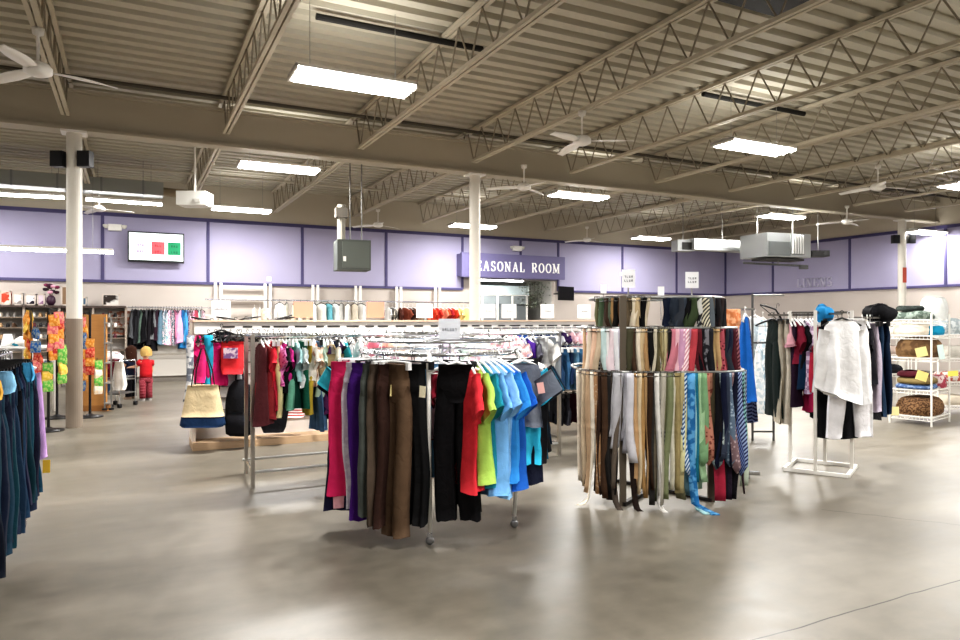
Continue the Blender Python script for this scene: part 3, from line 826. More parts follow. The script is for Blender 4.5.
A(201, -2, 'dress', 'long navy dress', '#1d1a36', L=1.2, hem=.3, waist=.22, hng='w')
A(206, -8, 'trousers', 'pale pink trousers', '#eab2ba', L=1.17, hng='cw')
A(209, -20, 'trousers', 'hot pink trousers', '#e0336c', r=.68, L=1.08, hem=.125, hng='cw', waist=.21)
A(217.5, -10, 'trousers', 'white trousers with grey marks', '#e6e0e8', pat='noise', hex2='#cfc4d2', L=1.15, hng='cw', hem=.09)
A(224.5, -14, 'trousers', 'purple trousers', '#4c2278', L=1.2, hng='cb')
A(231.5, -2, 'trousers', 'grey green trousers', '#565b57', L=1.15, hng='cb')
A(235.5, 2, 'trousers', 'taupe brown trousers', '#5d5045', L=1.2, hng='cw', tagc=TP)
A(239.5, 8, 'trousers', 'dark chocolate trousers', '#3b2822', L=1.22, hng='cw', tagc=TY)
A(246.5, 66, 'trousers', 'brown trousers facing out', '#65513f', r=.70, L=1.29, waist=.11, hip=.12, hem=.06, hng='cw', gap=.0, d=.05)
A(252, 60, 'trousers', 'black velvet trousers', '#121112', r=.58, L=1.18, waist=.1, hip=.11, hem=.06, hng='cb')
A(256.6, 74, 'trousers', 'black trousers with cream tag', '#1b1b1c', r=.66, L=1.2, waist=.085, hip=.088, hem=.05, hng='cb', d=.05, tagc=TC)
A(267, 5, 'blouse', 'maroon blouse', '#8c2134', r=.33, L=.62, hng='w')
A(270, 4, 'blouse', 'pale pink blouse', '#e8c1ce', r=.34, L=.62, hng='w')
A(273, 4, 'tshirt', 'dark red t-shirt', '#a52430', r=.35, L=.7, hng='w')
A(270.5, 70, 'blouse', 'light blue blouse', '#7db0da', r=.5, L=.9, sleeve=0, sh=.1, chest=.1, hem=.1)
A(282.3, 78, 'trousers', 'wide legged black jumpsuit', '#111012', r=.70, L=1.17, waist=.13, hip=.145, hem=.073, gap=.01, hng='w', d=.05, name='jumpsuit', cat='jumpsuit')
A(287, 30, 'trousers', 'black trousers behind the jumpsuit', '#171618', r=.56, L=1.1, waist=.15, hng='cb')
A(291.5, -8, 'tshirt', 'red t-shirt', '#dd3a44', L=.95, sleeve=.27, d=.06)
A(296.5, -8, 'tshirt', 'lime green t-shirt', '#b4d868', L=.9, sleeve=.27, tagc=TC)
A(300.5, -8, 'blouse', 'teal scrub top', '#2489a0', L=.92, sleeve=.24)
A(305, -10, 'blouse', 'sky blue scrub top', '#7fbaf0', L=1.0, sleeve=.26, d=.07, tagc=TP)
A(309.5, -10, 'blouse', 'pale blue scrub top', '#96c8f2', L=1.02, sleeve=.24, d=.06)
A(314, -8, 'blouse', 'azure scrub top', '#3a92da', L=.92, sleeve=.26)
A(318, -8, 'tshirt', 'royal blue t-shirt', '#2463bc', L=.98, sleeve=.25, tagc=TP)
A(327, 26, 'tshirt', 'charcoal grey t-shirt facing out', '#686d78', r=.76, L=.55, sleeve=.17, sh=.125, chest=.13, hem=.135, tagc=TP, hng='k')
A(331, 46, 'tshirt', 'bright cyan t-shirt', '#3dbfe2', r=.70, L=.85, sleeve=.2, sh=.15, chest=.155, hem=.165, hng='k')
A(334, 30, 'skirt', 'dark navy skirt', '#161a2c', r=.66, L=1.0, hng='cb', waist=.16, hem=.2)
A(339, 12, 'tshirt', 'long black t-shirt', '#1b1b1f', L=.85)
A(344, 0, 'tshirt', 'dark teal t-shirt', '#174e66', L=.82)
A(350, 0, 'tshirt', 'black sports t-shirt', '#141418', L=.78)
A(356, 0, 'tshirt', 'navy sports t-shirt', '#1a334c', L=.75)
A(4, 0, 'tshirt', 'dark grey t-shirt', '#2f3036', L=.7)
for i, (a_, h, d) in enumerate([(16, '#d9d3d0', 'white blouse'), (30, '#e8dcdc', 'ivory blouse'), (48, '#cfd6da', 'pale grey blouse'), (66, '#e9c7cf', 'blush blouse'), (84, '#dfe4e6', 'off white blouse'),
                                (100, '#a9c6d8', 'powder blue blouse'), (116, '#e6e0d8', 'cream blouse'), (132, '#d9b2c4', 'rose blouse'), (148, '#efeeee', 'bright white blouse')]):
    A(a_, rnd.uniform(-8, 8), 'blouse', d, h, L=.6)
# sign in the rack centre
def card_sign(pos, w, h, hexc, label, rz=RANG, post=.25, chars=6, txt='#8e8e94', rows=1):
    t_ = thing('card_sign', label, 'sign', pos, rz)
    MB().box((0, 0, 0), (w, .006, h)).build('card', mat(hexc, .6), t_)
    if chars:
        for r_ in range(rows):
            glyph_line(w * .7, h * .12, chars, chars + r_).build('lettering', mat(txt, .6), t_, loc=(0, -.006, (.0 if rows == 1 else .1 - .22 * r_) * h))
    if post: MB().tube([(0, .008, -h / 2), (0, .008, -h / 2 - post)], .008, 6).build('sign_post', CHROME, t_)
    return t_
card_sign(P(449.5, 329.5, 5.62), .175, .175, '#d6d8dc', 'pale grey card sign standing over the round chrome rack', post=.16)

# ------------------------------------------------------------------ RACK B: long double chrome rail
BX0, BX1, BY0, BY1, BZ = 1.03, 4.5, 6.84, 7.5, 1.465
t = thing('double_rail_rack', 'long double rail chrome clothes rack standing behind the round rack', 'clothes rack', (BX0, BY0, 0))
BL = BX1 - BX0; BD = BY1 - BY0
for yy in (0, BD): MB().tube([(0, yy, BZ - .02), (BL, yy, BZ - .02)], .017, 8).build('top_rail', CHROME, t, smooth=True)
for yy in (0, BD): MB().tube([(0, yy, .15), (BL, yy, .15)], .014, 8).build('lower_rail', mat('#d5d5d3', .35, .4), t, smooth=True)
for xx in (0, BL):
    for yy in (0, BD): MB().box((xx + (.035 if xx == 0 and yy > 0 else 0), yy, BZ / 2), (.035, .035, BZ)).build('post', mat('#b9b4ac', .3, .9), t)
    MB().tube([(xx, 0, BZ - .02), (xx + (.035 if xx == 0 else 0), BD, BZ - .02)], .014, 6).build('end_rail', CHROME, t)
    MB().tube([(xx, 0, .15), (xx + (.035 if xx == 0 else 0), BD, .15)], .014, 6).build('end_rail', CHROME, t)
def row(rack, items, x0, x1, y, z, yaw=PI / 2, jit=.25, axis='x', **common):
    n = len(items)
    for i, it in enumerate(items):
        kind, desc, hexc = it[:3]; kw = dict(common); kw.update(it[3] if len(it) > 3 else {})
        s = x0 + (x1 - x0) * (i + .5) / n
        pos = (s, y, z) if axis == 'x' else (y, s, z)
        put(rack, kind, desc, hexc, pos, yaw + rnd.uniform(-jit, jit), **kw)
K = dict(sh=.15, chest=.17, hem=.18, sleeve=.15, hng='k')
def kd(**k): d = dict(K); d.update(k); return d
rowB1 = [('dress', 'maroon brown dress', '#5f2f33', dict(L=.85, hem=.22, hng='k')), ('dress', 'rust red dress', '#8e2f33', dict(L=.8, hem=.2, hng='k')), ('tshirt', 'red t-shirt', '#d02c3c', kd(L=.5)),
         ('trousers', 'crimson trousers', '#b32a3e', dict(L=.72, hng='cw', waist=.15, hip=.16, hem=.09)),
         ('tshirt', 'fuchsia dotted t-shirt', '#c63a8c', kd(L=.5, pat='dot', hex2='#e58bc0')), ('trousers', 'cream trousers', '#dccf9c', dict(L=.8, hng='cw', waist=.14, hip=.16, hem=.09)),
         ('blouse', 'magenta blouse', '#b02a78', kd(L=.48)), ('tshirt', 'black t-shirt', '#161418', kd(L=.55)), ('trousers', 'mint green trousers', '#6fae94', dict(L=.72, hng='cw', waist=.15, hip=.16, hem=.1)),
         ('dress', 'dark green dress', '#123f33', dict(L=.72, hem=.2, hng='k')), ('blouse', 'pale aqua blouse', '#9fc4c4', kd(L=.46)), ('skirt', 'bottle green skirt', '#1c5844', dict(L=.72, hng='cw')),
         ('tshirt', 'white t-shirt with grey print', '#dfe2e0', kd(L=.52, pat='noise', hex2='#b9c4c4')), ('trousers', 'mustard trousers', '#b99f3d', dict(L=.78, hng='cw', waist=.14, hip=.15, hem=.08)),
         ('blouse', 'off white baby blouse', '#e8e0d4', kd(L=.45)), ('tshirt', 'beige floral t-shirt', '#d8bfa4', kd(L=.5, pat='noise', hex2='#b98a74')), ('trousers', 'faded denim trousers', '#4f6f91', dict(L=.95, hng='cb', waist=.15, hip=.17, hem=.1)),
         ('blouse', 'peach patterned blouse', '#dfb498', kd(L=.5, pat='noise', hex2='#f1e2d0')), ('tshirt', 'light sage t-shirt', '#a9bfae', kd(L=.62)), ('dress', 'navy floral dress', '#241d3d', dict(L=.78, hem=.2, hng='k', pat='noise', hex2='#5a2a52')),
         ('tshirt', 'ivory t-shirt', '#e7dccb', kd(L=.5)), ('skirt', 'navy skirt', '#1b2a4b', dict(L=.8, hng='cb')), ('dress', 'dark plum dress', '#2e1636', dict(L=.85, hem=.22, hng='k')), ('dress', 'black purple print dress', '#171220', dict(L=.86, hem=.24, hng='k', pat='noise', hex2='#43204f')),
         ('tshirt', 'teal t-shirt', '#2c8c94', kd(L=.55))]
row('B', rowB1, BX0 + .06, 1.93, BY0, BZ)
row('B', [('blouse', d, h, kd(L=l)) for d, h, l in [('white baby blouse', '#ece9e6', .36), ('coral pink t-shirt', '#d8788a', .4), ('pale peach blouse', '#eac9b4', .36), ('ivory dotted blouse', '#efe9e0', .38), ('light grey baby blouse', '#cfd0d2', .36),
     ('pearl white blouse', '#efecec', .4), ('soft lilac blouse', '#d9cbe0', .36), ('pastel mint blouse', '#cfe0d6', .38), ('bright white baby blouse', '#f4f3f2', .36), ('bone white blouse', '#e6dfd2', .38), ('dusty rose blouse', '#d8aab2', .4)]], 2.0, 3.7, BY0, BZ)
row('B', [('blouse', 'pink floral blouse', '#e6aab4', kd(L=.62, pat='noise', hex2='#f2dcd8')), ('blouse', 'pale rose blouse', '#e9c3c4', kd(L=.65)), ('tshirt', 'lilac grey t-shirt', '#9a98ac', kd(L=.55)), ('dress', 'violet dress', '#4b2585', dict(L=.62, hem=.2, hng='k')),
          ('tshirt', 'slate grey t-shirt', '#5a5963', kd(L=.6)), ('trousers', 'light grey trousers', '#c9cacb', dict(L=.72, hng='cw', waist=.15, hip=.16, hem=.09)), ('blouse', 'stone white blouse', '#dcdad6', kd(L=.6)), ('trousers', 'washed grey trousers', '#9fa5ab', dict(L=.7, hng='cw', waist=.15, hip=.16, hem=.09))], 3.8, 4.42, BY0, BZ)
def hangers_row(rack, n, x0, x1, y, z, mesh, desc, jit=.3, grp=None):
    for i in range(n):
        s = x0 + (x1 - x0) * (i + rnd.uniform(.2, .8)) / n
        o = bpy.data.objects.new('empty_hanger', mesh); C.objects.link(o); o.location = (s, y, z + .003); o.rotation_euler = (0, 0, PI / 2 + rnd.uniform(-jit, jit))
        o['category'] = 'hanger'; o['group'] = grp
        RACKS.setdefault(rack, []).append((o, desc))
hangers_row('B2', 26, 1.95, 4.3, BY1, BZ, HWK, 'empty white plastic hanger', grp='empty hangers on the rear rail')
hangers_row('B2', 14, 1.3, 4.2, BY1, BZ + .0, HB, 'empty black plastic hanger', grp='empty hangers on the rear rail')
# tan handbag hooked on rail B
def handbag(pos, rz, w, h, d, hexc, label, strap=.25, strapc=None, name='handbag', pat=None, hex2=None, base=None, basefrac=.35, flare=1.0, rot=0):
    t_ = thing(name, label, 'bag', pos, rz)
    z0 = -strap - h
    bo = MB(); 
    def prof(za, zb):
        r = []
        for i in range(6):
            s = i / 5; z = za + (zb - za) * s; f = (z - z0) / h
            r.append((0, 0, z, w / 2 * ((1 - (1 - 1 / flare) * f) if flare > 1 else (flare + (1 - flare) * f)) * (.86 if i == 0 and za == z0 else 1), d / 2 * (1 - .55 * f), .008))
        return r
    if base:
        MB().loft(prof(z0, z0 + h * basefrac), 20, 3, .6).build('bag_base', cloth(base), t_, smooth=True)
        MB().loft(prof(z0 + h * basefrac, z0 + h), 20, 3, .6).build('bag_body', cloth(hexc, pat, hex2), t_, smooth=True)
    else:
        MB().loft(prof(z0, z0 + h), 20, 3, .6).build('bag_body', cloth(hexc, pat, hex2), t_, smooth=True)
    for s in (-1, 1):
        MB().tube([(-w * .22, s * d * .2, -strap - .02), (-w * .18, s * d * .15, -strap * .6), (-.02, 0, -.01), (.02, 0, -.01), (w * .18, s * d * .15, -strap * .6), (w * .22, s * d * .2, -strap - .02)], .008, 6).build('handle', cloth(strapc or hexc), t_)
    return t_
q = P(331, 344, 6.75)
handbag(q, RANG + .5, .26, .2, .12, '#a8946f', 'tan canvas handbag hooked on the long chrome rail', strap=.1)

# ------------------------------------------------------------------ GONDOLA C: white slatwall island with wooden top shelf
CX0, CX1, CY = .69, 7.45, 9.2
t = thing('slatwall_gondola', 'long white slatwall island with a thin wooden top shelf', 'display fixture', (CX0, CY, 0))
CL = CX1 - CX0
MB().box((CL / 2, .25, .84), (CL, .06, 1.5)).build('back_panel', mat('#e4ded8', .55), t)
g_ = MB()
for i in range(9): g_.box((CL / 2, .21, .3 + i * .15), (CL, .02, .012))
g_.build('slat_groove', mat('#8d8780', .7), t)
MB().box((CL / 2, .22, 1.588), (CL + .04, .56, .022)).build('top_shelf', wood('#c8a78c', '#e0c8b0'), t)
MB().box((CL / 2, -.02, 1.50), (CL, .02, .15)).build('fascia', mat('#d6d2cd', .5), t)
q = random.Random(9)
x = .4
while x < CL - .3:
    l = q.uniform(.10, .2); MB().box((x, -.033, 1.515), (l, .006, .02)).build('price_strip', mat('#2a2725', .6), t); x += l + q.uniform(.06, .12)
MB().box((CL / 2, .16, .045), (CL + .05, .56, .09)).build('base_deck', wood('#a88a6a', '#d0b494'), t)
for xx in (0, CL): MB().box((xx, .23, .785), (.04, .46, 1.57)).build('end_panel', mat('#e6d9cc', .55), t)
for xx in (1.7, 3.4, 5.1): MB().box((xx, .18, .84), (.05, .08, 1.5)).build('upright', mat('#d5d0c8', .5), t)
MB().tube([(.1, -.12, 1.40), (CL - .1, -.12, 1.40)], .012, 6).build('front_rail', CHROME, t)
g_ = MB()
for k in range(8): g_.tube([(.1 + k * (CL - .2) / 7, .24, 1.40), (.1 + k * (CL - .2) / 7, -.12, 1.40)], .009, 5)
g_.build('rail_arm', CHROME, t)
CYR, CZR = CY - .12, 1.415
# merchandise on its front rail
def cx(px): return onY(px, CYR).x
handbag(Vector((cx(198), CYR, CZR)), RANG, .2, .46, .1, '#e0357c', 'hot pink tote bag, leftmost on the white island', strap=.12)
for (px, h, l, w) in ((208, '#2f9fc0', 'bright teal blue scarf hung beside the pink tote', .1), (190, '#e6e6e8', 'grey white floral scarf hung at the left end of the island', .08)):
    put('C', 'scarf', l, h, (cx(px), CYR - .03, CZR), RANG, label=l, hng=None, L=.85 if px > 200 else 1.0, w=w, double=.8, th=.008, **({'pat': 'noise', 'hex2': '#7d828e'} if px < 200 else {}))
put('C', 'blouse', '', '#c52068', (cx(214), CYR, CZR), RANG + .6, label='magenta blouse hung between the teal scarf and red bag', L=.62, sh=.14, chest=.15, hem=.16, sleeve=.1)
handbag(Vector((cx(231), CYR - .12, CZR - .02)), RANG + .1, .27, .40, .14, '#d9363c', 'red shopping bag with a pale printed patch', strap=.06, strapc='#30282a')
rb = [o for o in C.objects if o.get('label', '').startswith('red shopping bag')][0]
MB().box((0, 0, 0), (.17, .006, .13)).build('printed_patch', cloth('#d9c3cc', 'noise', '#7a5a86', .8), rb, loc=(0, -.075, -.2))
handbag(Vector((cx(202), CYR - .14, CZR - .15)), RANG, .54, .50, .26, '#dcc8a2', 'cream canvas tote with a navy bottom hung low on the island', strap=.45, strapc='#2e2a28', base='#1d3556', basefrac=.25, name='tote_bag', flare=1.5)
bp_ = Vector((cx(239), CYR - .06, .16))
t2 = thing('backpack', 'black backpack hung beside the cream tote', 'bag', bp_, RANG)
MB().loft([(0, 0, 0, .12, .07, .004), (0, 0, .03, .16, .11, .008), (0, 0, .2, .17, .13, .012), (0, 0, .45, .16, .12, .012), (0, 0, .6, .13, .09, .01), (0, 0, .68, .07, .05, .006), (0, 0, .7, .03, .02, 0)], 26, 5, .7).build('bag_body', cloth('#1b1b1f'), t2, smooth=True)
MB().loft([(0, -.12, .05, .09, .02, .002), (0, -.13, .08, .12, .045, .004), (0, -.13, .26, .12, .045, .004), (0, -.125, .31, .09, .02, .002)], 20, 6, .7).build('front_pocket', cloth('#26262b'), t2, smooth=True)
MB().tube([(-.05, 0, .66), (-.03, 0, .86), (0, 0, 1.2), (.03, 0, .86), (.05, 0, .66)], .012, 6).build('handle', cloth('#1b1b1f'), t2)
handbag(Vector((cx(232), CYR + .04, CZR - .25)), RANG, .26, .2, .12, '#8d8f93', 'grey handbag under the red shopping bag', strap=.2)
handbag(Vector((cx(273), CYR - .05, CZR - .55)), RANG, .4, .34, .2, '#131215', 'round black handbag hanging near the wooden base', strap=.35, flare=.7)
handbag(Vector((cx(292), CYR + .02, CZR - .7)), RANG, .34, .26, .12, '#c2473f', 'red and white bag hanging near the wooden base', strap=.12, pat='band', hex2='#efe6e2')
put('C', 'blouse', '', '#15151a', (cx(222), CYR + .05, CZR + .12), RANG + .3, label='black garment draped above the red shopping bag', L=.45, sh=.1, chest=.1, hem=.08, sleeve=0, hng='b')
put('C', 'scarf', '', '#6d2030', (cx(217), CYR, CZR - .3), RANG, label='short maroon scarf behind the cream tote', hng=None, L=.6, w=.1, th=.006)
put('C', 'scarf', '', '#4f79a8', (cx(311), CYR - .05, CZR - .2), RANG, label='denim blue strap hanging above the wooden base', hng=None, L=1.0, w=.07, th=.006)
hangers_row('C2', 16, cx(206), cx(292), CYR, CZR + .05, HB, 'empty black velvet hanger', jit=1.2, grp='black hangers bunched on the island')
# lying black hangers on top
for i, px in enumerate((212, 236, 246, 268, 276, 285)):
    o = bpy.data.objects.new('empty_hanger', HB); C.objects.link(o); o.location = onY(px, CY - .02, 326 + (i % 3) * 2); o.rotation_euler = (PI / 2 - .3, rnd.uniform(-.4, .4), rnd.uniform(-.5, .5)); o.location.z = 1.615 + .012 * (i % 3)
    o['category'] = 'hanger'; o['group'] = 'black hangers lying on the island'
    RACKS.setdefault('C3', []).append((o, 'black hanger'))
row('C', [('blouse', d, h, kd(L=l, hng='k')) for d, h, l in [('white knit top', '#eeeae6', .5), ('grey striped top', '#b9bcc0', .48), ('pale pink top', '#ecc9cc', .5), ('cream baby top', '#efe6d8', .45), ('light blue top', '#b9d0e4', .5), ('ash grey top', '#c9c9cb', .5),
     ('black and white top', '#3a3a3f', .45), ('ivory lace top', '#f1ece4', .5), ('blush floral top', '#edd3cf', .48), ('milk white top', '#f3f1ef', .5), ('silver grey top', '#c4c6ca', .5), ('powder pink top', '#e8bfc6', .45)]], cx(330), cx(470), CYR, CZR)
row('C', [('blouse', d, h, kd(L=.33, sh=.12, chest=.13, hem=.14, sleeve=.1)) for d, h in [('white baby top', '#efeeec'), ('mint baby top', '#c9ddd6'), ('black baby top', '#24242a'), ('pink baby top', '#e6a6b4'), ('cobalt blue baby top', '#1f52a4'), ('blue checked baby top', '#3f72bf'),
     ('navy baby top', '#161c3a'), ('dark denim baby top', '#27406f'), ('grey baby top', '#b3b3b8'), ('deep purple baby top', '#36204c'), ('rose print baby top', '#e3b8c0'), ('white pink print baby top', '#ecd5da'), ('coral print baby top', '#dca0a8')]], cx(478), cx(592), CYR, 1.49)
MB().tube([(0, 0, 0), (cx(600) - cx(474), 0, 0)], .011, 6).build('front_rail', CHROME, t, loc=(cx(474) - CX0, -.12, 1.478))

# signs on the island
def isl(px0, px1, py0, py1, hexc, label, chars=7, Y=CY + .1, rows=1):
    p0, p1 = onY(px0, Y, py0), onY(px1, Y, py1); w_ = (p1 - p0); w_.z = 0
    card_sign(((p0 + p1) / 2).xy.to_3d() + Vector((0, 0, max((p0.z + p1.z) / 2, 1.63 + (p0.z - p1.z) / 2))), w_.length * .95, abs(p0.z - p1.z), hexc, label, RANG * .5, 0, chars, rows=rows)
isl(211, 231, 303, 320, '#f1f1f3', 'white card sign with one grey line, leftmost on the island', 10)
isl(293, 313.5, 304, 320, '#d48c74', 'blank peach card sign on the island left of centre', 0)
isl(366.5, 384, 304, 320, '#d0866e', 'blank peach card sign nearer the middle column', 0)
isl(416.5, 432.5, 306, 320, '#eeeaf0', 'white card sign between the striped and red clothes', 7)
isl(481, 495, 306.5, 320.5, '#f6f1ef', 'white card sign touching the middle column', 7)
isl(502, 516, 307, 321, '#f2f1f3', 'white card sign below the word ROOM', 7)
isl(541, 553.5, 306.5, 320.5, '#f4f4f5', 'white card sign under the black monitor', 7)
isl(578, 590, 307, 320.5, '#f6f4f2', 'white card sign left of the belts', 7)
p0 = onY(612, CY - .25, 324)
card_sign(p0, .24, .16, '#d9623f', 'orange card sign at the right end of the island', RANG, 0, 3, '#f6d9cc')

# ------------------------------------------------------------------ RACK I: two tier rail behind the belts
IX0, IX1, IY = 5.15, 6.25, 8.1
t = thing('two_tier_rack', 'two tier chrome clothes rack squeezed between island and belt rack', 'clothes rack', (IX0, IY, 0))
IL = IX1 - IX0
for z in (1.25, .62): MB().tube([(0, 0, z), (IL, 0, z)], .014, 6).build('rail', CHROME, t)
for x in (0, IL): MB().tube([(x, 0, 0.02), (x, 0, 1.27)], .016, 6).build('post', STEEL, t)
for x in (0, IL): MB().box((x, 0, .02), (.04, .5, .03)).build('foot', STEEL, t)
row('I1', [('trousers', d, h, dict(L=l, waist=.15, hip=.16, hem=.09, hng='cw')) for d, h, l in [('dark denim trousers', '#24405f', .6), ('blue denim trousers', '#3f6a92', .62), ('navy denim trousers', '#1d2f4e', .55), ('light denim trousers', '#6a97b8', .64), ('mid blue trousers', '#4f82a6', .62)]] +
    [('tshirt', 'teal t-shirt', '#1f7f92', kd(L=.4)), ('tshirt', 'dark teal t-shirt', '#185c70', kd(L=.45)), ('tshirt', 'black blue t-shirt', '#1a2230', kd(L=.5)), ('tshirt', 'white green t-shirt', '#b9d0c6', kd(L=.35)), ('tshirt', 'petrol t-shirt', '#1d4c58', kd(L=.42))], IX0 + .06, IX1 - .06, IY, 1.265)
row('I2', [('trousers', d, h, dict(L=.48, waist=.14, hip=.15, hem=.08, hng='cb')) for d, h in [('black trousers', '#121216'), ('dark grey trousers', '#2b2b31'), ('burgundy trousers', '#3a1620'), ('ink blue trousers', '#161c30'), ('dark brown trousers', '#2a1f1c'), ('charcoal trousers', '#222228'), ('deep wine trousers', '#2e1019')]], IX0 + .06, IX1 - .06, IY, .635)

# ------------------------------------------------------------------ RACK E: straight rack at the left picture edge
EX, EY0, EY1, EZ = -.84, 3.9, 6.4, 1.36
t = thing('straight_clothes_rack', 'straight chrome rack at the left edge full of dark blue trousers', 'clothes rack', (EX, EY0, 0))
MB().tube([(0, -.3, EZ - .015), (0, EY1 - EY0 + .05, EZ - .015)], .015, 8).build('rail', CHROME, t)
for y in (-.25, EY1 - EY0):
    MB().tube([(0, y, .03), (0, y, EZ - .01)], .018, 8).build('post', CHROME, t)
    MB().box((-.05, y, .02), (.32, .05, .04)).build('foot', CHROME, t)
E_cols = [('deep maroon', '#3a0f1c'), ('dark teal', '#12333f'), ('navy blue', '#1a2a49'), ('blue black', '#141b2b'), ('petrol blue', '#16404f'), ('ink navy', '#18233c'), ('steel blue', '#1f4257'), ('midnight blue', '#151f38'),
          ('dusky teal', '#1b4a58'), ('dark slate blue', '#23304a'), ('storm blue', '#1e3a56'), ('black navy', '#10131f'), ('marine blue', '#1c3f5e'), ('dull indigo', '#1f2444'), ('deep teal', '#0f3a46'), ('faded navy', '#27344f'), ('blue green', '#1c5264'), ('dark indigo', '#171a34'), ('sea blue', '#1d4f6a')]
n = len(E_cols)
for i, (d, h) in enumerate(E_cols):
    y = EY0 + .12 + (EY1 - EY0 - .3) * i / (n - 1)
    put('E', 'trousers', d + ' trousers', dim(h, .8), (EX, y, EZ), rnd.uniform(-.12, .12), hng='cb', L=1.08 + rnd.uniform(-.05, .05), waist=.17, hip=.2, hem=.115, d=.04, tagc=None)
o = put('E', 'long_shirt', '', '#b994c8', (EX - .02, EY1 - .06, EZ), .0, label='lavender long sleeved shirt at the far end of the left rack', sleeve=.66, spread=.1, L=.8, sh=.17, chest=.18, hem=.18)
price_tag(o, .27, -.02, -.86, '#e6b93c', .05, .1)
for i, (y, h, l) in enumerate(((4.42, '#dba545', 'short yellow cloth draped over the left rack trousers'), (4.86, '#86badb', 'short pale blue cloth draped over the left rack trousers'), (5.75, '#4a9cc8', 'short bright blue cloth draped over the left rack trousers'))):
    o = MB().loft([(0, 0, 0, .04, .02, .002), (0, 0, -.03, .05, .03, .008), (0, 0, -.09, .06, .03, .012), (0, 0, -.13, .05, .03, .014)], 20, i, .7).build('draped_cloth', cloth(h), loc=(EX + .17, y, EZ - .06), smooth=True); tag(o, l, 'cloth')

# ------------------------------------------------------------------ RACK F: three tier round rack of belts, ties and scarves
FC = (1.635, 6.5)
tiers = [(.75, .62, 1.155), (.70, .55, 1.53), (.58, .47, 1.80)]
SE = 3.4
def sep(a_, b_, x):                      # front of a rounded rectangle
    return -b_ * (1 - min(1, abs(x / a_)) ** SE) ** (1 / SE)
t = thing('tiered_belt_rack', 'three tier rounded metal rack crowded with belts and ties', 'belt rack', LD(*FC), RANG)
for (a_, b_, z) in tiers:
    pts_ = []
    for i in range(56):
        an = 2 * PI * i / 56; c_, s_ = math.cos(an), math.sin(an)
        pts_.append((a_ * math.copysign(abs(c_) ** (2 / SE), c_), b_ * math.copysign(abs(s_) ** (2 / SE), s_), z))
    MB().tube(pts_, .012, 6, closed=True).build('ring_rail', mat('#a9aaa8', .35, .9), t, smooth=True)
    g_ = MB(); g_.tube([(-a_, 0, z), (a_, 0, z)], .008, 5)
    for sx_ in (-.4, .4): g_.tube([(sx_, -sep(a_, b_, sx_), z), (sx_, sep(a_, b_, sx_), z)], .008, 5)
    g_.build('spoke', STEEL, t)
for (px_, py_) in ((-.405, -.56), (.4, -.42), (-.4, .42), (.4, .42)):
    MB().box((px_, py_, .905), (.055, .03, 1.81)).build('post', mat('#5d5448', .5, .3), t)
    MB().bar((px_, py_ - .02, .02), (px_ * .2, py_ * .2, .02), .04, .03).build('foot', mat('#2b2825', .5, .4), t)
def Fput(tier, fx, item, din=0., **kw):
    """fx: -1..1 across the front of the tier"""
    a_, b_, z = tiers[tier]
    kind, desc, hexc = item[:3]; k2 = dict(item[3]) if len(item) > 3 else {}
    hexc = dim(hexc)
    k2.update(kw)
    x = fx * a_; y = sep(a_, b_, x) - .012 - rnd.uniform(-.006, .022) + din
    e = .01; sl = (sep(a_, b_, min(a_ * .999, x + e)) - sep(a_, b_, max(-a_ * .999, x - e))) / (2 * e)
    yaw = RANG + max(-.9, min(.9, math.atan(sl) * .55)) + PI
    return put('F%d' % tier, kind, desc, hexc, LD(FC[0] + x, FC[1] + y, z - .006), yaw, hng=None, **k2)
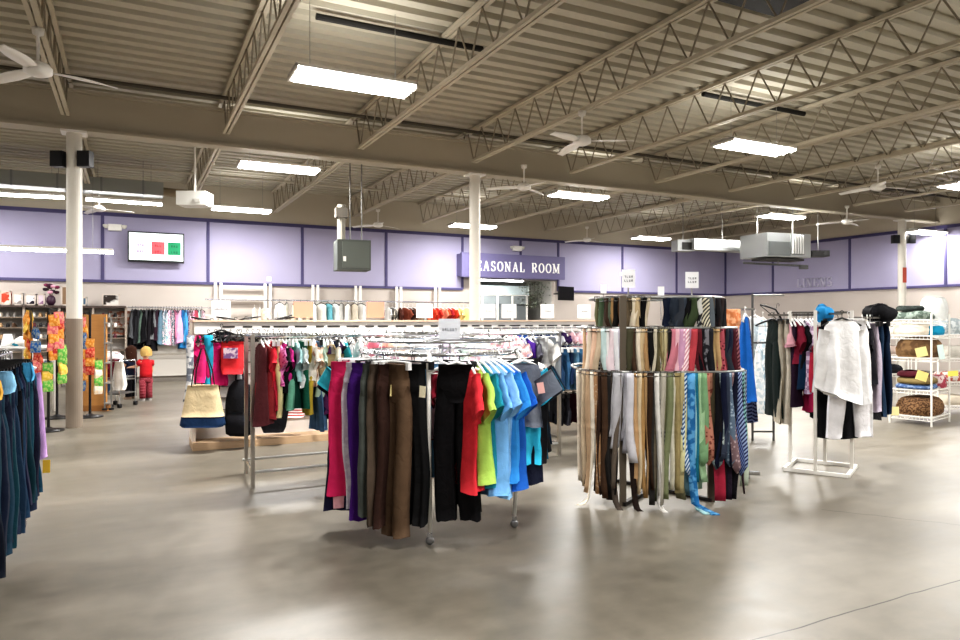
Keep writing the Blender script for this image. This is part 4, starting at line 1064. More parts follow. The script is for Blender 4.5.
lowF = [('belt', 'cream belt', '#e2d6c4'), ('belt', 'beige belt', '#c9b69c'), ('belt', 'tan belt', '#bca082'), ('belt', 'ivory belt', '#e6dccb'), ('belt', 'snake print belt', '#cdb193', dict(pat='dot', hex2='#a98461')), ('belt', 'dark brown belt', '#3a2a22'), ('belt', 'brown belt', '#4f3a2c'),
    ('belt', 'charcoal belt', '#2c2a29'), ('belt', 'grey brown belt', '#544b44'), ('belt', 'black belt', '#171616'), ('belt', 'taupe belt', '#6a5f55'), ('scarf', 'silver grey scarf', '#bdbcc0', dict(s=1)), ('scarf', 'pale silver scarf', '#d3d2d8', dict(s=1)), ('scarf', 'grey satin scarf', '#9a999f', dict(s=1)),
    ('belt', 'espresso belt', '#2c221e'), ('belt', 'camel belt', '#c4a077'), ('belt', 'sand belt', '#d8c4a4'), ('belt', 'honey belt', '#b4905f'), ('belt', 'golden tan belt', '#a98a63'), ('belt', 'chocolate belt', '#3d2c20'), ('belt', 'dark grey belt', '#3a3836'), ('belt', 'white belt', '#e9e6e0'),
    ('necktie', 'grey striped necktie', '#8c9490', dict(pat='band', hex2='#3c4444')), ('belt', 'stone belt', '#b7b2a4'), ('necktie', 'olive necktie', '#6d6f4f'), ('belt', 'sage belt', '#7f8564'), ('belt', 'pale stone belt', '#cbc6b4'), ('belt', 'khaki belt', '#a09268'), ('scarf', 'khaki scarf', '#b3a67c', dict(s=1)),
    ('necktie', 'pale yellow necktie', '#dcd8a8'), ('necktie', 'blue and white necktie', '#2f5f98', dict(pat='diag', hex2='#d4e2ee')), ('scarf', 'bright blue scarf', '#2b6ea6', dict(s=1, pat='noise', hex2='#5f9cc8')), ('scarf', 'teal blue scarf', '#1f6f86', dict(s=1)), ('scarf', 'aqua scarf', '#a5d0d4', dict(s=1)),
    ('scarf', 'mint green scarf', '#a7c9a0', dict(s=1)), ('necktie', 'soft green necktie', '#7fa57c'), ('necktie', 'rust patterned necktie', '#7d3f38', dict(pat='dot', hex2='#b07a68')), ('necktie', 'brown red necktie', '#6a3a30', dict(pat='noise', hex2='#8f6a58')), ('necktie', 'olive brown necktie', '#4a4433'),
    ('necktie', 'black necktie', '#141318'), ('necktie', 'silver patterned necktie', '#b9c4c2', dict(pat='noise', hex2='#6d7a7c')), ('necktie', 'navy necktie', '#171c34'), ('necktie', 'slate necktie', '#3c4454'), ('necktie', 'light blue grey necktie', '#9fb0bf', dict(pat='dot', hex2='#5b6c7e')),
    ('necktie', 'pink grey dotted necktie', '#b9a5a6', dict(pat='dot', hex2='#7a6468')), ('necktie', 'dark navy necktie', '#10142a'), ('necktie', 'navy striped necktie', '#1b2444', dict(pat='diag', hex2='#5d6f9f')), ('necktie', 'indigo striped necktie', '#27305f', dict(pat='diag', hex2='#8f9fc0')),
    ('necktie', 'teal striped necktie', '#1f4450', dict(pat='diag', hex2='#7fb0a8')), ('necktie', 'blue green striped necktie', '#1d3a52', dict(pat='diag', hex2='#a9c4c0')), ('necktie', 'midnight striped necktie', '#151a30', dict(pat='diag', hex2='#8793ad')), ('necktie', 'black striped necktie', '#15151c', dict(pat='diag', hex2='#7a8690'))]
n = len(lowF)
for i, it in enumerate(lowF):
    fx = -1.0 + 1.985 * (i + .3) / (n - .4)
    if abs(fx * .75 + .405) < .03: fx += .04 if fx * .75 > -.405 else -.035
    it = list(it); k = dict(it[3]) if len(it) > 3 else {}
    sc_f = k.pop('s', 0)
    if it[0] == 'belt': k.update(w=rnd.uniform(.038, .052), L=rnd.uniform(.98, 1.13), tail=0, th=.003)
    elif it[0] == 'necktie': k.update(w=.045, taper=.04, L=rnd.uniform(.74, .9), tip='point', double=.8, th=.004)
    else: k.update(w=rnd.uniform(.06, .08), L=rnd.uniform(.9, 1.05), th=.007, double=.85)
    if it[0] == 'belt' and i % 2: k.update(double=.93)
    if it[1] in ('grey brown belt', 'espresso belt', 'ivory belt', 'white belt'): k.update(L=1.145, tail=.12, double=0)
    if it[1] in ('bright blue scarf', 'aqua scarf'): k.update(L=1.14, tail=.22, double=0)
    if it[1] in ('silver grey scarf', 'pale silver scarf', 'grey satin scarf'): k.update(L=rnd.uniform(.62, .78))
    Fput(0, fx, (it[0], it[1], it[2], k))
# long dark scarves hung behind the ties at right, and loose straps between
for i, (fx, h, d, L) in enumerate([(.62, '#1f1a1d', 'long black scarf', 1.08), (.72, '#2a1f2e', 'dark plum scarf', 1.1), (.82, '#1a181e', 'coal black scarf', 1.1), (.92, '#35222b', 'deep wine scarf', 1.08), (.52, '#a02c42', 'crimson scarf', 1.1), (.97, '#b9c4b4', 'pale sage scarf', 1.05),
        (-.93, '#6b5d50', 'mushroom scarf', 1.0), (-.78, '#3d342d', 'bark brown scarf', 1.05), (-.64, '#2f2a27', 'soot scarf', 1.1), (-.36, '#6d5a44', 'walnut scarf', 1.0), (-.22, '#857b68', 'dusty tan scarf', 1.05), (-.08, '#55583f', 'army green scarf', 1.1), (.06, '#77765c', 'lichen scarf', 1.08), (.2, '#5f7f8a', 'sea grey scarf', 1.05), (.34, '#86a08c', 'eucalyptus scarf', 1.0)]):
    Fput(0, fx, ('scarf', d, h, dict(w=.09, L=L, th=.006)), din=.05)
midF = [('belt', 'tan belt', '#c9a988'), ('belt', 'cream belt', '#e0d2be'), ('belt', 'peach belt', '#dcb9a0'), ('belt', 'beige belt', '#cbb79d'), ('scarf', 'pale aqua scarf', '#c5dad8'), ('belt', 'white belt', '#ecebe8'), ('scarf', 'soft pink scarf', '#e7d6da'), ('scarf', 'white scarf', '#e9eaec'),
    ('scarf', 'lilac white scarf', '#d6d0dc'), ('scarf', 'frost blue scarf', '#cfdbe2'), ('scarf', 'dark olive scarf', '#4c4a38'), ('belt', 'brown belt', '#4c382b'), ('belt', 'ivory belt', '#dfd3bf'), ('belt', 'sand belt', '#c7b18d'), ('belt', 'camel belt', '#b69268'), ('belt', 'black belt', '#191818'),
    ('belt', 'stone belt', '#c4bca6'), ('belt', 'olive belt', '#5d573e'), ('belt', 'khaki belt', '#94875f'), ('belt', 'pale khaki belt', '#bdb28c'), ('belt', 'charcoal belt', '#24211f'), ('necktie', 'rose pink necktie', '#c87f8d'), ('necktie', 'pale pink necktie', '#e2b7c0'), ('necktie', 'lilac pink necktie', '#c99cb8'),
    ('necktie', 'pink striped necktie', '#d49aa6', dict(pat='diag', hex2='#f0dde0')), ('necktie', 'mauve necktie', '#b88ea6'), ('necktie', 'coral red necktie', '#b84a52'), ('necktie', 'maroon necktie', '#5b1f28'), ('necktie', 'black necktie', '#16151a'), ('necktie', 'charcoal patterned necktie', '#2d2c31', dict(pat='noise', hex2='#77767c')),
    ('scarf', 'black grey scarf', '#26262b'), ('belt', 'wheat belt', '#c9ad7c'), ('belt', 'gold tan belt', '#b99a70'), ('necktie', 'wine patterned necktie', '#5a1a26', dict(pat='dot', hex2='#a04f58')), ('necktie', 'dark red necktie', '#6a1c28'), ('necktie', 'slate black necktie', '#2a2f38'), ('necktie', 'navy necktie', '#1a2138'),
    ('necktie', 'burgundy necktie', '#48141f'), ('necktie', 'deep maroon striped necktie', '#4a1622', dict(pat='diag', hex2='#8d5a60')), ('scarf', 'pinkish beige scarf', '#cdb1a6'), ('scarf', 'cream brown scarf', '#d6c2ae', dict(pat='noise', hex2='#8d6b58'))]
n = len(midF)
for i, it in enumerate(midF):
    fx = -1.0 + 2.0 * (i + .3) / (n - .4); k = dict(it[3]) if len(it) > 3 else {}
    if it[0] == 'belt': k.update(w=rnd.uniform(.036, .05), L=rnd.uniform(.42, .62), th=.003, double=.95)
    elif it[0] == 'necktie': k.update(w=.05, taper=.035, L=rnd.uniform(.42, .56), tip='point', th=.004, double=.85)
    else: k.update(w=.06, L=rnd.uniform(.4, .55), th=.006, double=.9)
    Fput(1, fx, (it[0], it[1], it[2], k))
topL = [('belt', 'olive belt', '#5a5a3f'), ('belt', 'moss belt', '#4a5a44'), ('belt', 'dark brown belt', '#3a2a1f'), ('belt', 'green grey belt', '#5f6a58'), ('belt', 'tan belt', '#a8845a'), ('belt', 'black belt', '#1a1816'), ('belt', 'brown belt', '#5b4430'), ('belt', 'cream belt', '#d8c8a8'), ('belt', 'taupe belt', '#6a5c4a'),
        ('belt', 'snake print belt', '#8d7a60', dict(pat='dot', hex2='#4f4434')), ('belt', 'ivory belt', '#e0d4bc'), ('belt', 'beige belt', '#c3ae8a'), ('belt', 'coffee belt', '#33271f'), ('belt', 'jet black belt', '#0f0e0e'), ('belt', 'sand belt', '#c9bba2')]
for i, it in enumerate(topL):
    fx = -.98 + .68 * i / (len(topL) - 1); k = dict(it[3]) if len(it) > 3 else {}
    k.update(w=rnd.uniform(.035, .05), L=rnd.uniform(.3, .42), th=.003, double=.95); Fput(2, fx, (it[0], it[1], it[2], k))
topR = [('necktie', 'navy necktie', '#141c30'), ('necktie', 'dark slate necktie', '#2b323c'), ('scarf', 'charcoal scarf', '#34383f'), ('scarf', 'grey blue scarf', '#3c444f'), ('necktie', 'black necktie', '#131215'), ('necktie', 'dark green necktie', '#3d4a32'), ('scarf', 'black white patterned scarf', '#2a2a2c', dict(pat='noise', hex2='#b9b9b4')),
        ('necktie', 'cream striped necktie', '#c9c2ac', dict(pat='diag', hex2='#3a3a38')), ('necktie', 'pewter necktie', '#5c636a'), ('scarf', 'steel grey scarf', '#50565e'), ('necktie', 'coal necktie', '#1c1a1d'), ('necktie', 'dark brown necktie', '#2a1c1a'), ('scarf', 'off black scarf', '#1b1a1e')]
for i, it in enumerate(topR):
    fx = .02 + .94 * i / (len(topR) - 1); k = dict(it[3]) if len(it) > 3 else {}
    k.update(w=.065, L=rnd.uniform(.26, .36), th=.006, double=.9, tip='point' if it[0] == 'necktie' else 'square', taper=.03); Fput(2, fx, (it[0], it[1], it[2], k))
# card signs high above the belt rack
def pole_sign(px, py0, py1, dep, w, h, label, ztop_rel=None, chars=4, rows=2, post=.25):
    card_sign(P(px, (py0 + py1) / 2, dep), w, h, '#f4f4f6', label, RANG, post, chars, '#6d6d74', rows)
pole_sign(628.5, 269, 288, 6.55, .125, .17, 'tall white card sign over the left of the belt rack', post=.13)
pole_sign(692, 272, 288, 6.6, .125, .155, 'tall white card sign over the right of the belt rack', post=.13)
pole_sign(603.5, 284, 294, 9.5, .08, .12, 'tiny white card sign left of the belt rack', chars=0, post=.35)
pole_sign(661, 286, 296, 9.8, .09, .13, 'tiny white card sign behind the belt rack', chars=0, post=.35)

# end-of-rack garments right of the belts: orange, blue, dark print
put('R', 'scarf', '', '#e08a5a', P(731, 309, 6.9), RANG, label='orange patterned scarf at the right of the belt rack', pat='noise', hex2='#efb48c', hng=None, L=.27, w=.15, th=.012, double=.95)
put('R', 'dress', '', '#1a62b4', P(745, 308, 7.0), RANG + 1.1, label='bright blue long dress right of the belt rack', L=.95, sh=.1, waist=.11, hem=.15, hng='w')
put('R', 'dress', '', '#1d2140', P(746, 309, 7.35), RANG + 1.0, label='dark navy print dress behind the bright blue dress', L=1.2, sh=.1, waist=.12, hem=.16, hng='w', pat='diag', hex2='#5a6488')
# small stand for them
p = P(740, 312, 7.15)
t = thing('garment_stand', 'slim chrome garment stand beside the belt rack', 'garment stand', (p.x, p.y, 0), RANG)
MB().tube([(0, 0, .03), (0, 0, p.z + .03)], .014, 6).build('pole', CHROME, t); MB().tube([(-.15, 0, p.z + .03), (.15, 0, p.z + .03)], .012, 6).build('arm', CHROME, t)
MB().bar((-.2, 0, .015), (.2, 0, .015), .05, .03).build('foot', CHROME, t); MB().bar((0, -.2, .015), (0, .2, .015), .05, .03).build('foot', CHROME, t)

# pale dresses on a slim framed rack
p = P(757, 340, 9.3)
t = thing('framed_rack', 'slim dark framed rack holding pale lace dresses', 'clothes rack', (p.x, p.y, 0), RANG)
for x in (-.12, .16): MB().tube([(x, -.15, 0.0), (x, -.15, 1.95 if x < 0 else 1.3)], .016, 6).build('post', mat('#5b5a5a', .4, .5), t)
MB().tube([(-.12, -.15, 1.3), (.16, -.15, 1.3)], .014, 6).build('rail', mat('#3a3a3c', .4, .5), t); MB().tube([(-.12, -.15, .12), (.16, -.15, .12)], .012, 6).build('lower_rail', mat('#5b5a5a', .4, .5), t)
MB().tube([(-.12, -.15, 1.93), (.3, -.15, 1.93)], .012, 6).build('rail', STEEL, t)
for i, (px, py, d_, h, l, L) in enumerate([(755, 311, 9.6, '#dfe6ea', 'white lace dress hung behind the dark frame', .75), (763, 313, 9.5, '#c5d8e2', 'pale blue lace dress hung behind the dark frame', .7), (758, 341, 9.15, '#d4e1e8', 'pale blue dress on the slim framed rack', .95), (766, 343, 9.3, '#b9d0dc', 'light blue satin dress on the slim framed rack', .9)]):
    put('R', 'dress', '', h, P(px, py, d_), RANG + .5 + i * .3, label=l, L=L, sh=.1, waist=.11, hem=.16, pat='noise', hex2='#f2f5f6')

# ------------------------------------------------------------------ RACK G: four way rack with white base
ga, gb, gc, gd = G(784, 470), G(847, 477.5), G(855, 467), G(797, 463)
gc_ = (ga + gb + gc + gd) / 4; GC = Vector((gc_.x, gc_.y, 0)); GR = math.radians(-62)
GZ = 1.70
t = thing('four_way_rack', 'four way clothes rack with white square base and posts', 'clothes rack', GC, GR)
S = .30
fr = MB()
for a_, b_ in (((-S, -S), (S, -S)), ((S, -S), (S, S)), ((S, S), (-S, S)), ((-S, S), (-S, -S))): fr.bar((*a_, .02), (*b_, .02), .035, .035)
fr.build('base_frame', WPAINT, t)
for (x, y) in ((0, -S), (S, 0), (0, S), (-S, 0)): MB().box((x, y, GZ / 2), (.03, .03, GZ)).build('post', mat('#dedad2', .4), t)
g_ = MB(); g_.bar((-S, 0, GZ - .02), (S, 0, GZ - .02), .022, .022); g_.bar((0, -S, GZ - .02), (0, S, GZ - .02), .022, .022); g_.build('cross_bar', mat('#6b6761', .4, .5), t)
def Gp(lx, ly, z=GZ + .003):
    v = Matrix.Rotation(GR, 3, 'Z') @ Vector((lx, ly, 0)); return Vector((GC.x + v.x, GC.y + v.y, z))
# left arm garments, from px 770 to 815, just in front of the posts
gl = [('trousers', 'black green trousers', '#1b2422', 772, 1.15), ('trousers', 'stone beige trousers', '#a49c8c', 777, 1.2), ('trousers', 'pale beige trousers', '#b9b0a0', 782, 1.2), ('tank_top', 'pale pink top', '#dba4ae', 786, .36), ('dress', 'dark plum dress', '#2c1a2c', 790, 1.0), ('blouse', 'maroon blouse', '#7a1f34', 793, .55),
      ('blouse', 'black blouse', '#17161a', 796, .8), ('dress', 'navy teal dress', '#16304a', 799, .82), ('blouse', 'lilac checked blouse', '#a78aa6', 804, .85), ('blouse', 'coral red blouse', '#d23a52', 808, .85), ('dress', 'cerise dress', '#c02a5c', 811, 1.05), ('long_shirt', 'black shirt', '#141416', 814, 1.1)]
for i, (k, d, h, px, L) in enumerate(gl):
    s = (px - 770) / 45.; dep = 7.75 - .3 * s; p = P(px + 2, 320, dep); p.z = GZ - .03
    kw = dict(L=L, hng='w')
    if k == 'trousers': kw.update(hng='cb', waist=.16, hip=.18)
    if k in ('blouse',): kw.update(sleeve=.2, sh=.17, chest=.18, hem=.19)
    if k == 'dress': kw.update(hem=.2, waist=.15)
    if 'checked' in d: kw.update(pat='check', hex2='#d8c6d8')
    put('G', k, d, h, p, RANG + math.radians(80) + rnd.uniform(-.15, .15), **kw)
# left arm rail carrying them
a, b_ = P(768, 320, 7.77), P(818, 320, 7.43); a.z = b_.z = GZ - .045
vv = Matrix.Rotation(-GR, 3, 'Z')
la, lb = vv @ (a - GC), vv @ (b_ - GC); la.z = lb.z = GZ - .045
MB().bar(la, lb, .018, .022).build('arm', mat('#6b6761', .4, .5), t)
# white tunic on the front arm
p = P(842, 312, 6.98); p.z = GZ - .02
WT = put('G', 'long_shirt', '', '#f0efef', p, RANG + .05, label='long white asymmetric tunic facing out on the four way rack', L=.84, sh=.18, chest=.175, hem=.21, sleeve=.64, spread=.15, d=.05, rip=.022, hng='b', neck=.1, name='tunic', cat='tunic')
# drop its hem on the right side
me = WT.data
for v in me.vertices:
    if v.co.z < -.5 and abs(v.co.x) < .3:
        v.co.z += -max(0, min(1, (-.5 - v.co.z) / .34)) * (v.co.x + .1) * .32
p2 = P(846, 316, 7.06); p2.z = GZ - .03
put('G', 'trousers', '', '#eceaec', p2 + RX * .03, RANG + .05, label='wide white trousers hanging below the white tunic', L=1.27, waist=.18, hip=.21, hem=.085, gap=.055, hng='cw', seed=77, d=.04)
p2 = P(838, 316, 7.2); p2.z = GZ - .03
put('G', 'skirt', '', '#131215', p2, RANG + .1, label='black skirt showing below the white tunic', L=1.3, waist=.19, hem=.22, hng='cb')
# front arm bar for the tunic
la = vv @ (P(842, 320, 6.95) - GC); lb = vv @ (P(826, 320, 7.3) - GC); la.z = lb.z = GZ - .035
MB().bar(la, lb, .018, .022).build('arm', mat('#6b6761', .4, .5), t)
gr = [('long_shirt', 'black hooded shirt', '#121216', 862, .85), ('tshirt', 'black t-shirt with pale blue tag', '#17161c', 867, .75), ('trousers', 'lilac grey trousers', '#b3a8b6', 872, 1.05), ('dress', 'black dress', '#131217', 870, 1.15), ('trousers', 'dark blue trousers', '#1b3046', 879, 1.12), ('trousers', 'navy trousers', '#152338', 883, 1.1)]
for i, (k, d, h, px, L) in enumerate(gr):
    p = P(px, 320, 7.55 + .08 * i); p.z = GZ - .06
    kw = dict(L=L, hng='w')
    if k == 'trousers': kw.update(hng='cb', waist=.13, hip=.15, hem=.09)
    if k == 'dress': kw.update(hem=.16, waist=.12, sh=.12)
    if k in ('tshirt', 'long_shirt'): kw.update(sh=.15, chest=.16, hem=.17)
    if 'tag' in d: kw.update(tagc='#a9d0e0')
    put('G', k, d, h, p, RANG + math.radians(74) + rnd.uniform(-.15, .15), **kw)
la = vv @ (P(850, 320, 7.5) - GC); lb = vv @ (P(888, 320, 8.05) - GC); la.z = lb.z = GZ - .075
MB().bar(la, lb, .018, .022).build('arm', mat('#6b6761', .4, .5), t)
p = P(823, 312, 7.3)
def heap(pos, rx, ry, rz_, hexc, name, label, cat, pat=None, hex2=None, seed=1, rzz=0, sq=.75, ps=1):
    rows = []
    for i in range(7):
        s = i / 6; w_ = math.sin(PI * (.12 + .76 * s)) ** .6
        rows.append((0, 0, s * rz_, rx * w_, ry * w_, .012))
    g__ = MB().loft(rows, 26, seed, sq)
    from mathutils import noise
    g__.v = [tuple(Vector(v) * (1 + .24 * noise.noise(Vector(v) * 9 + Vector((seed, seed * 2, 0))))) for v in g__.v]
    o_ = g__.build(name, cloth(hexc, pat, hex2, ps), loc=pos, rz=rzz, smooth=True); tag(o_, label, cat); return o_
heap(P(824, 322, 7.3), .10, .08, .18, '#2f8fc8', 'plastic_bag', 'crumpled bright blue cloth on top of the four way rack', 'bag', seed=5)
heap(P(880, 322, 8.0), .17, .12, .2, '#17171a', 'folded_jacket', 'black jacket bundled on the right arm of the four way rack', 'jacket', seed=8, rzz=RANG)
for i in range(7):
    o = bpy.data.objects.new('empty_hanger', HG if i % 2 else HB); C.objects.link(o)
    q = P(772 + i * 6, 320, 7.8); q.z = GZ - .03; o.location = q; o.rotation_euler = (0, 0, RANG + math.radians(100) + rnd.uniform(-.5, .5)); o['category'] = 'hanger'; o['group'] = 'empty hangers on the four way rack'
    RACKS.setdefault('G2', []).append((o, 'empty grey hanger' if i % 2 else 'empty black hanger'))
# dark hangers stuck up above the left arm
t = thing('empty_hanger', 'dark green hanger sticking up above the four way rack', 'hanger', P(778, 305, 7.8), RANG)
child('hanger_bar', HB, t, rot=(0, .6, .3)); 

# ------------------------------------------------------------------ wire shelves H at right
HC0 = G(931.5, 427)
e1 = LD(-.643, .766); e2 = LD(.766, .643)
H0 = HC0 + e1 * .57
HRZ = math.atan2((-e1).y, (-e1).x)
WIRE = mat('#e6e3dc', .4)
def wire_shelf(origin, rz, w, d, levels, ztop, label, front_label=None):
    t_ = thing('wire_shelf', label, 'shelf', origin, rz)
    for (x, y) in ((0, 0), (w, 0), (w, d), (0, d)): MB().tube([(x, y, 0), (x, y, ztop)], .014, 8).build('post', WIRE, t_)
    for z in levels:
        g__ = MB()
        for y in (0, d): g__.tube([(0, y, z), (w, y, z)], .009, 5); g__.tube([(0, y, z - .05), (w, y, z - .05)], .006, 5)
        for x in (0, w): g__.tube([(x, 0, z), (x, d, z)], .009, 5); g__.tube([(x, 0, z - .05), (x, d, z - .05)], .006, 5)
        k = int(w / .05)
        for i in range(1, k): g__.tube([(i * w / k, 0, z), (i * w / k, d, z)], .003, 4); g__.tube([(i * w / k, 0, z), (i * w / k, 0, z - .05)], .003, 4)
        g__.build('shelf_rack', WIRE, t_)
    return t_
LV = [.13, .53, 1.02, 1.36, 1.6]
wire_shelf(H0, HRZ, .57, .81, LV, 1.7, 'white wire shelf stacked with pillows and quilts')
def Hp(x, y, z):
    v = Matrix.Rotation(HRZ, 3, 'Z') @ Vector((x, y, 0)); return Vector((H0.x + v.x, H0.y + v.y, z))
def fold(x, y, z, w, d, h, hexc, label, pat=None, hex2=None, name='folded_blanket', cat='blanket', seed=1, ps=1, org=Hp, rz=HRZ):
    o_ = MB().loft([(0, 0, 0, w * .46, d * .46, .004), (0, 0, h * .1, w * .5, d * .5, .008), (0, 0, h * .45, w * .52, d * .5, .022), (0, 0, h * .75, w * .47, d * .46, .024), (0, 0, h * .92, w * .40, d * .40, .02), (0, 0, h, w * .30, d * .30, .014)], 30, seed, .6).build(name, cloth(hexc, pat, hex2, ps), loc=org(x, y, z), rz=rz, smooth=True)
    tag(o_, label, cat); return o_
fold(.24, .3, 1.61, .5, .5, .13, '#5e6b62', 'grey green quilt on the top of the wire shelf', 'noise', '#8c988e', seed=3)
fold(.2, .25, 1.74, .34, .34, .08, '#3c4440', 'dark grey folded cover on top of the grey green quilt', 'noise', '#2a2f2d', seed=4)
fold(.42, .6, 1.61, .35, .3, .35, '#d7d9d6', 'white pillow standing on the top of the wire shelf', name='pillow', cat='pillow', seed=5)
fold(.22, .3, 1.37, .5, .55, .17, '#e3d9c8', 'cream blanket on the second shelf down', seed=6)
fold(.45, .45, 1.37, .26, .4, .14, '#1f8fb4', 'turquoise blanket beside the cream blanket', seed=7)
fold(.28, .4, 1.03, .54, .7, .30, '#7d6244', 'thick brown quilted comforter on the middle shelf', 'noise', '#5d4630', name='comforter', cat='comforter', seed=8, ps=.5)
fold(.26, .36, .54, .5, .6, .08, '#4d6590', 'folded navy blue blanket, lowest of its pile', 'noise', '#7a8fb0', seed=9)
fold(.27, .36, .62, .48, .6, .1, '#7a6a46', 'folded olive brown blanket in the middle pile', seed=10)
fold(.22, .34, .72, .38, .5, .09, '#55202a', 'folded maroon blanket on top of its pile', seed=11)
fold(.44, .7, .54, .24, .2, .2, '#d9c7c4', 'rolled floral blanket beside the maroon pile', 'noise', '#a44a58', seed=12)
fold(.29, .4, .14, .54, .74, .27, '#8a6a4c', 'leopard brown blanket on the bottom wire shelf', 'noise', '#4f3826', seed=13, ps=2.5)
def card(pos, w, h, hexc, label, rz):
    o_ = MB().box((0, 0, 0), (w, .004, h)).build('price_card', mat(hexc, .6), loc=pos, rz=rz); o_.rotation_euler = (rnd.uniform(-.2, .2), rnd.uniform(-.4, .4), rz); tag(o_, label, 'price card', 'price cards on the wire shelf')
card(P(921.5, 352, 10.3), .17, .14, '#e8dc98', 'yellow price card on the brown comforter', RANG)
card(P(922, 376, 10.25), .17, .14, '#ead98a', 'yellow price card on the olive brown blanket', RANG)
card(P(953, 373.5, 10.2), .15, .08, '#ecdf6a', 'bright yellow price card at the right end', RANG)
card(P(895, 411, 10.4), .12, .13, '#e9dfa4', 'pale yellow price card beside the leopard blanket', RANG)
card(P(941, 352, 10.45), .09, .22, '#cfe4de', 'pale green price card hanging on the shelf corner', RANG)
# second and third wire shelves
H2 = Hp(.62, .9, 0)
q2 = P(938, 320, 11.6); q2.z = 0
wire_shelf(q2, RANG + .1, 1.1, .5, [.15, .55, .95, 1.35], 1.5, 'white wire shelf at the right picture edge')
def H2p(x, y, z):
    v = Matrix.Rotation(RANG + .1, 3, 'Z') @ Vector((x, y, 0)); return Vector((q2.x + v.x, q2.y + v.y, z))
for i, (x, z, h, c_, l, pt, c2) in enumerate([(.35, 1.36, .27, '#cdd2d2', 'pale grey pillow on the edge shelf top', 'noise', '#9aa3a6'), (.4, .96, .2, '#bdb8ae', 'beige folded blanket on the edge shelf', None, None), (.4, .56, .16, '#d8cfc6', 'cream folded blanket on the edge shelf', 'noise', '#a8584e'),
     (.4, .16, .16, '#cfc4b2', 'sand folded blanket on the lowest edge shelf', None, None), (.85, .96, .2, '#9fb0bd', 'blue grey folded blanket on the edge shelf', None, None), (.85, .56, .16, '#2a2a30', 'black folded blanket on the edge shelf', None, None)]):
    fold(x, .22, z, .42, .4, h, c_, l, pt, c2, seed=20 + i, org=H2p, rz=RANG + .1)
q3 = P(871, 320, 12.8); q3.z = 0
wire_shelf(q3, RANG, .75, .45, [.6, .95, 1.3, 1.55], 1.6, 'white wire shelf behind the pillows shelf')
def H3p(x, y, z):
    v = Matrix.Rotation(RANG, 3, 'Z') @ Vector((x, y, 0)); return Vector((q3.x + v.x, q3.y + v.y, z))
for i, (z, c_, l) in enumerate([(.61, '#1d1d22', 'black folded blanket on the rear shelf'), (.96, '#b7a59a', 'beige towel stack on the rear shelf'), (1.31, '#d8d2c8', 'cream towel stack on the rear shelf'), (1.56, '#ddd6cb', 'ivory cover on the rear shelf top')]):
    fold(.36, .2, z, .6, .36, .16, c_, l, seed=40 + i, org=H3p, rz=RANG)

# ------------------------------------------------------------------ back wall fixtures: white standards with gowns
WY = YB - .35
pts = [219, 269, 317, 360, 401, 440]
t = thing('wall_garment_rail', 'white wall standards with a long rail of pale gowns', 'wall rail', (onY(205, WY).x, WY, 0))
for px in pts:
    x = onY(px, WY).x - t.location.x
    for dx in (-.07, .07): MB().box((x + dx, 0.2, 1.3), (.07, .06, 2.6)).build('upright', mat('#efece6', .5), t)
x1 = onY(475, WY).x - t.location.x
MB().tube([(0, 0, 2.14), (x1, 0, 2.14)], .02, 6).build('rail', CHROME, t); MB().box((onY(244, WY).x - t.location.x, .2, 2.18), (onY(268, WY).x - onY(222, WY).x, .05, .1)).build('cross_board', mat('#efece6', .5), t)
MB().box((onY(244, WY).x - t.location.x, .2, 2.5), (onY(268, WY).x - onY(222, WY).x, .05, .06)).build('cross_board', mat('#efece6', .5), t)
gx = []
rowW = [('dress', d, h, dict(L=1.4, hem=.3, hng='w', pat=p_, hex2=h2)) for d, h, p_, h2 in [('white gown', '#eae6e0', None, None), ('ivory gown', '#e8dfd0', None, None), ('cream lace gown', '#e9e1d4', 'noise', '#d6cab8'), ('white lace gown', '#efece8', 'noise', '#dcd6d0'), ('pale pearl gown', '#e6e2de', None, None), ('eggshell gown', '#e6dccb', None, None)]]
row('W', rowW, onY(252, WY).x, onY(272, WY).x + .3, WY, 2.0, jit=.5)
rowW2 = [('dress', d, h, dict(L=1.4, hem=.3, hng='b')) for d, h in [('white satin gown', '#eef0ec'), ('off white gown', '#e4e2d8'), ('cream satin gown', '#e8dec8'), ('ivory tulle gown', '#ebe4d8'), ('champagne gown', '#dccfb6'), ('snow white gown', '#f2f2f0'), ('linen white gown', '#e6e0d6'), ('turquoise gown', '#6fb2bf'), ('milk white gown', '#f0eeea'), ('soft grey gown', '#d2d0cc'), ('bridal white gown', '#f1efec'), ('ecru gown', '#dcd2c0'), ('porcelain gown', '#ecebe8')]]
row('W', rowW2, onY(276, WY).x, onY(364, WY).x, WY, 2.15, jit=.7)
row('W', [('blouse', d, h, dict(L=.9, hng='w')) for d, h in [('white formal shirt', '#ebe8e4'), ('black white shirt', '#6a6864'), ('cream formal shirt', '#e6ded0'), ('brown striped shirt', '#6a4038'), ('rust shirt', '#93503e'), ('dark brown shirt', '#4a3430'), ('mocha shirt', '#7a5a4c'), ('beige formal shirt', '#d0c0a8'), ('tan formal shirt', '#b9a084'), ('grey formal shirt', '#b9b6b2'),
     ('orange shirt', '#e0744a'), ('red orange shirt', '#d9543c'), ('scarlet shirt', '#cf3f34'), ('coral shirt', '#e08a70'), ('dark orange shirt', '#b8502e'), ('crimson shirt', '#b8323a'), ('vermilion shirt', '#d8482c'), ('peach shirt', '#eab890'), ('yellow shirt', '#e8d488'), ('pale yellow shirt', '#efe2b0'), ('butter shirt', '#ecdca0')]], onY(386, WY).x, onY(469, WY).x, WY, 2.05, jit=.5)

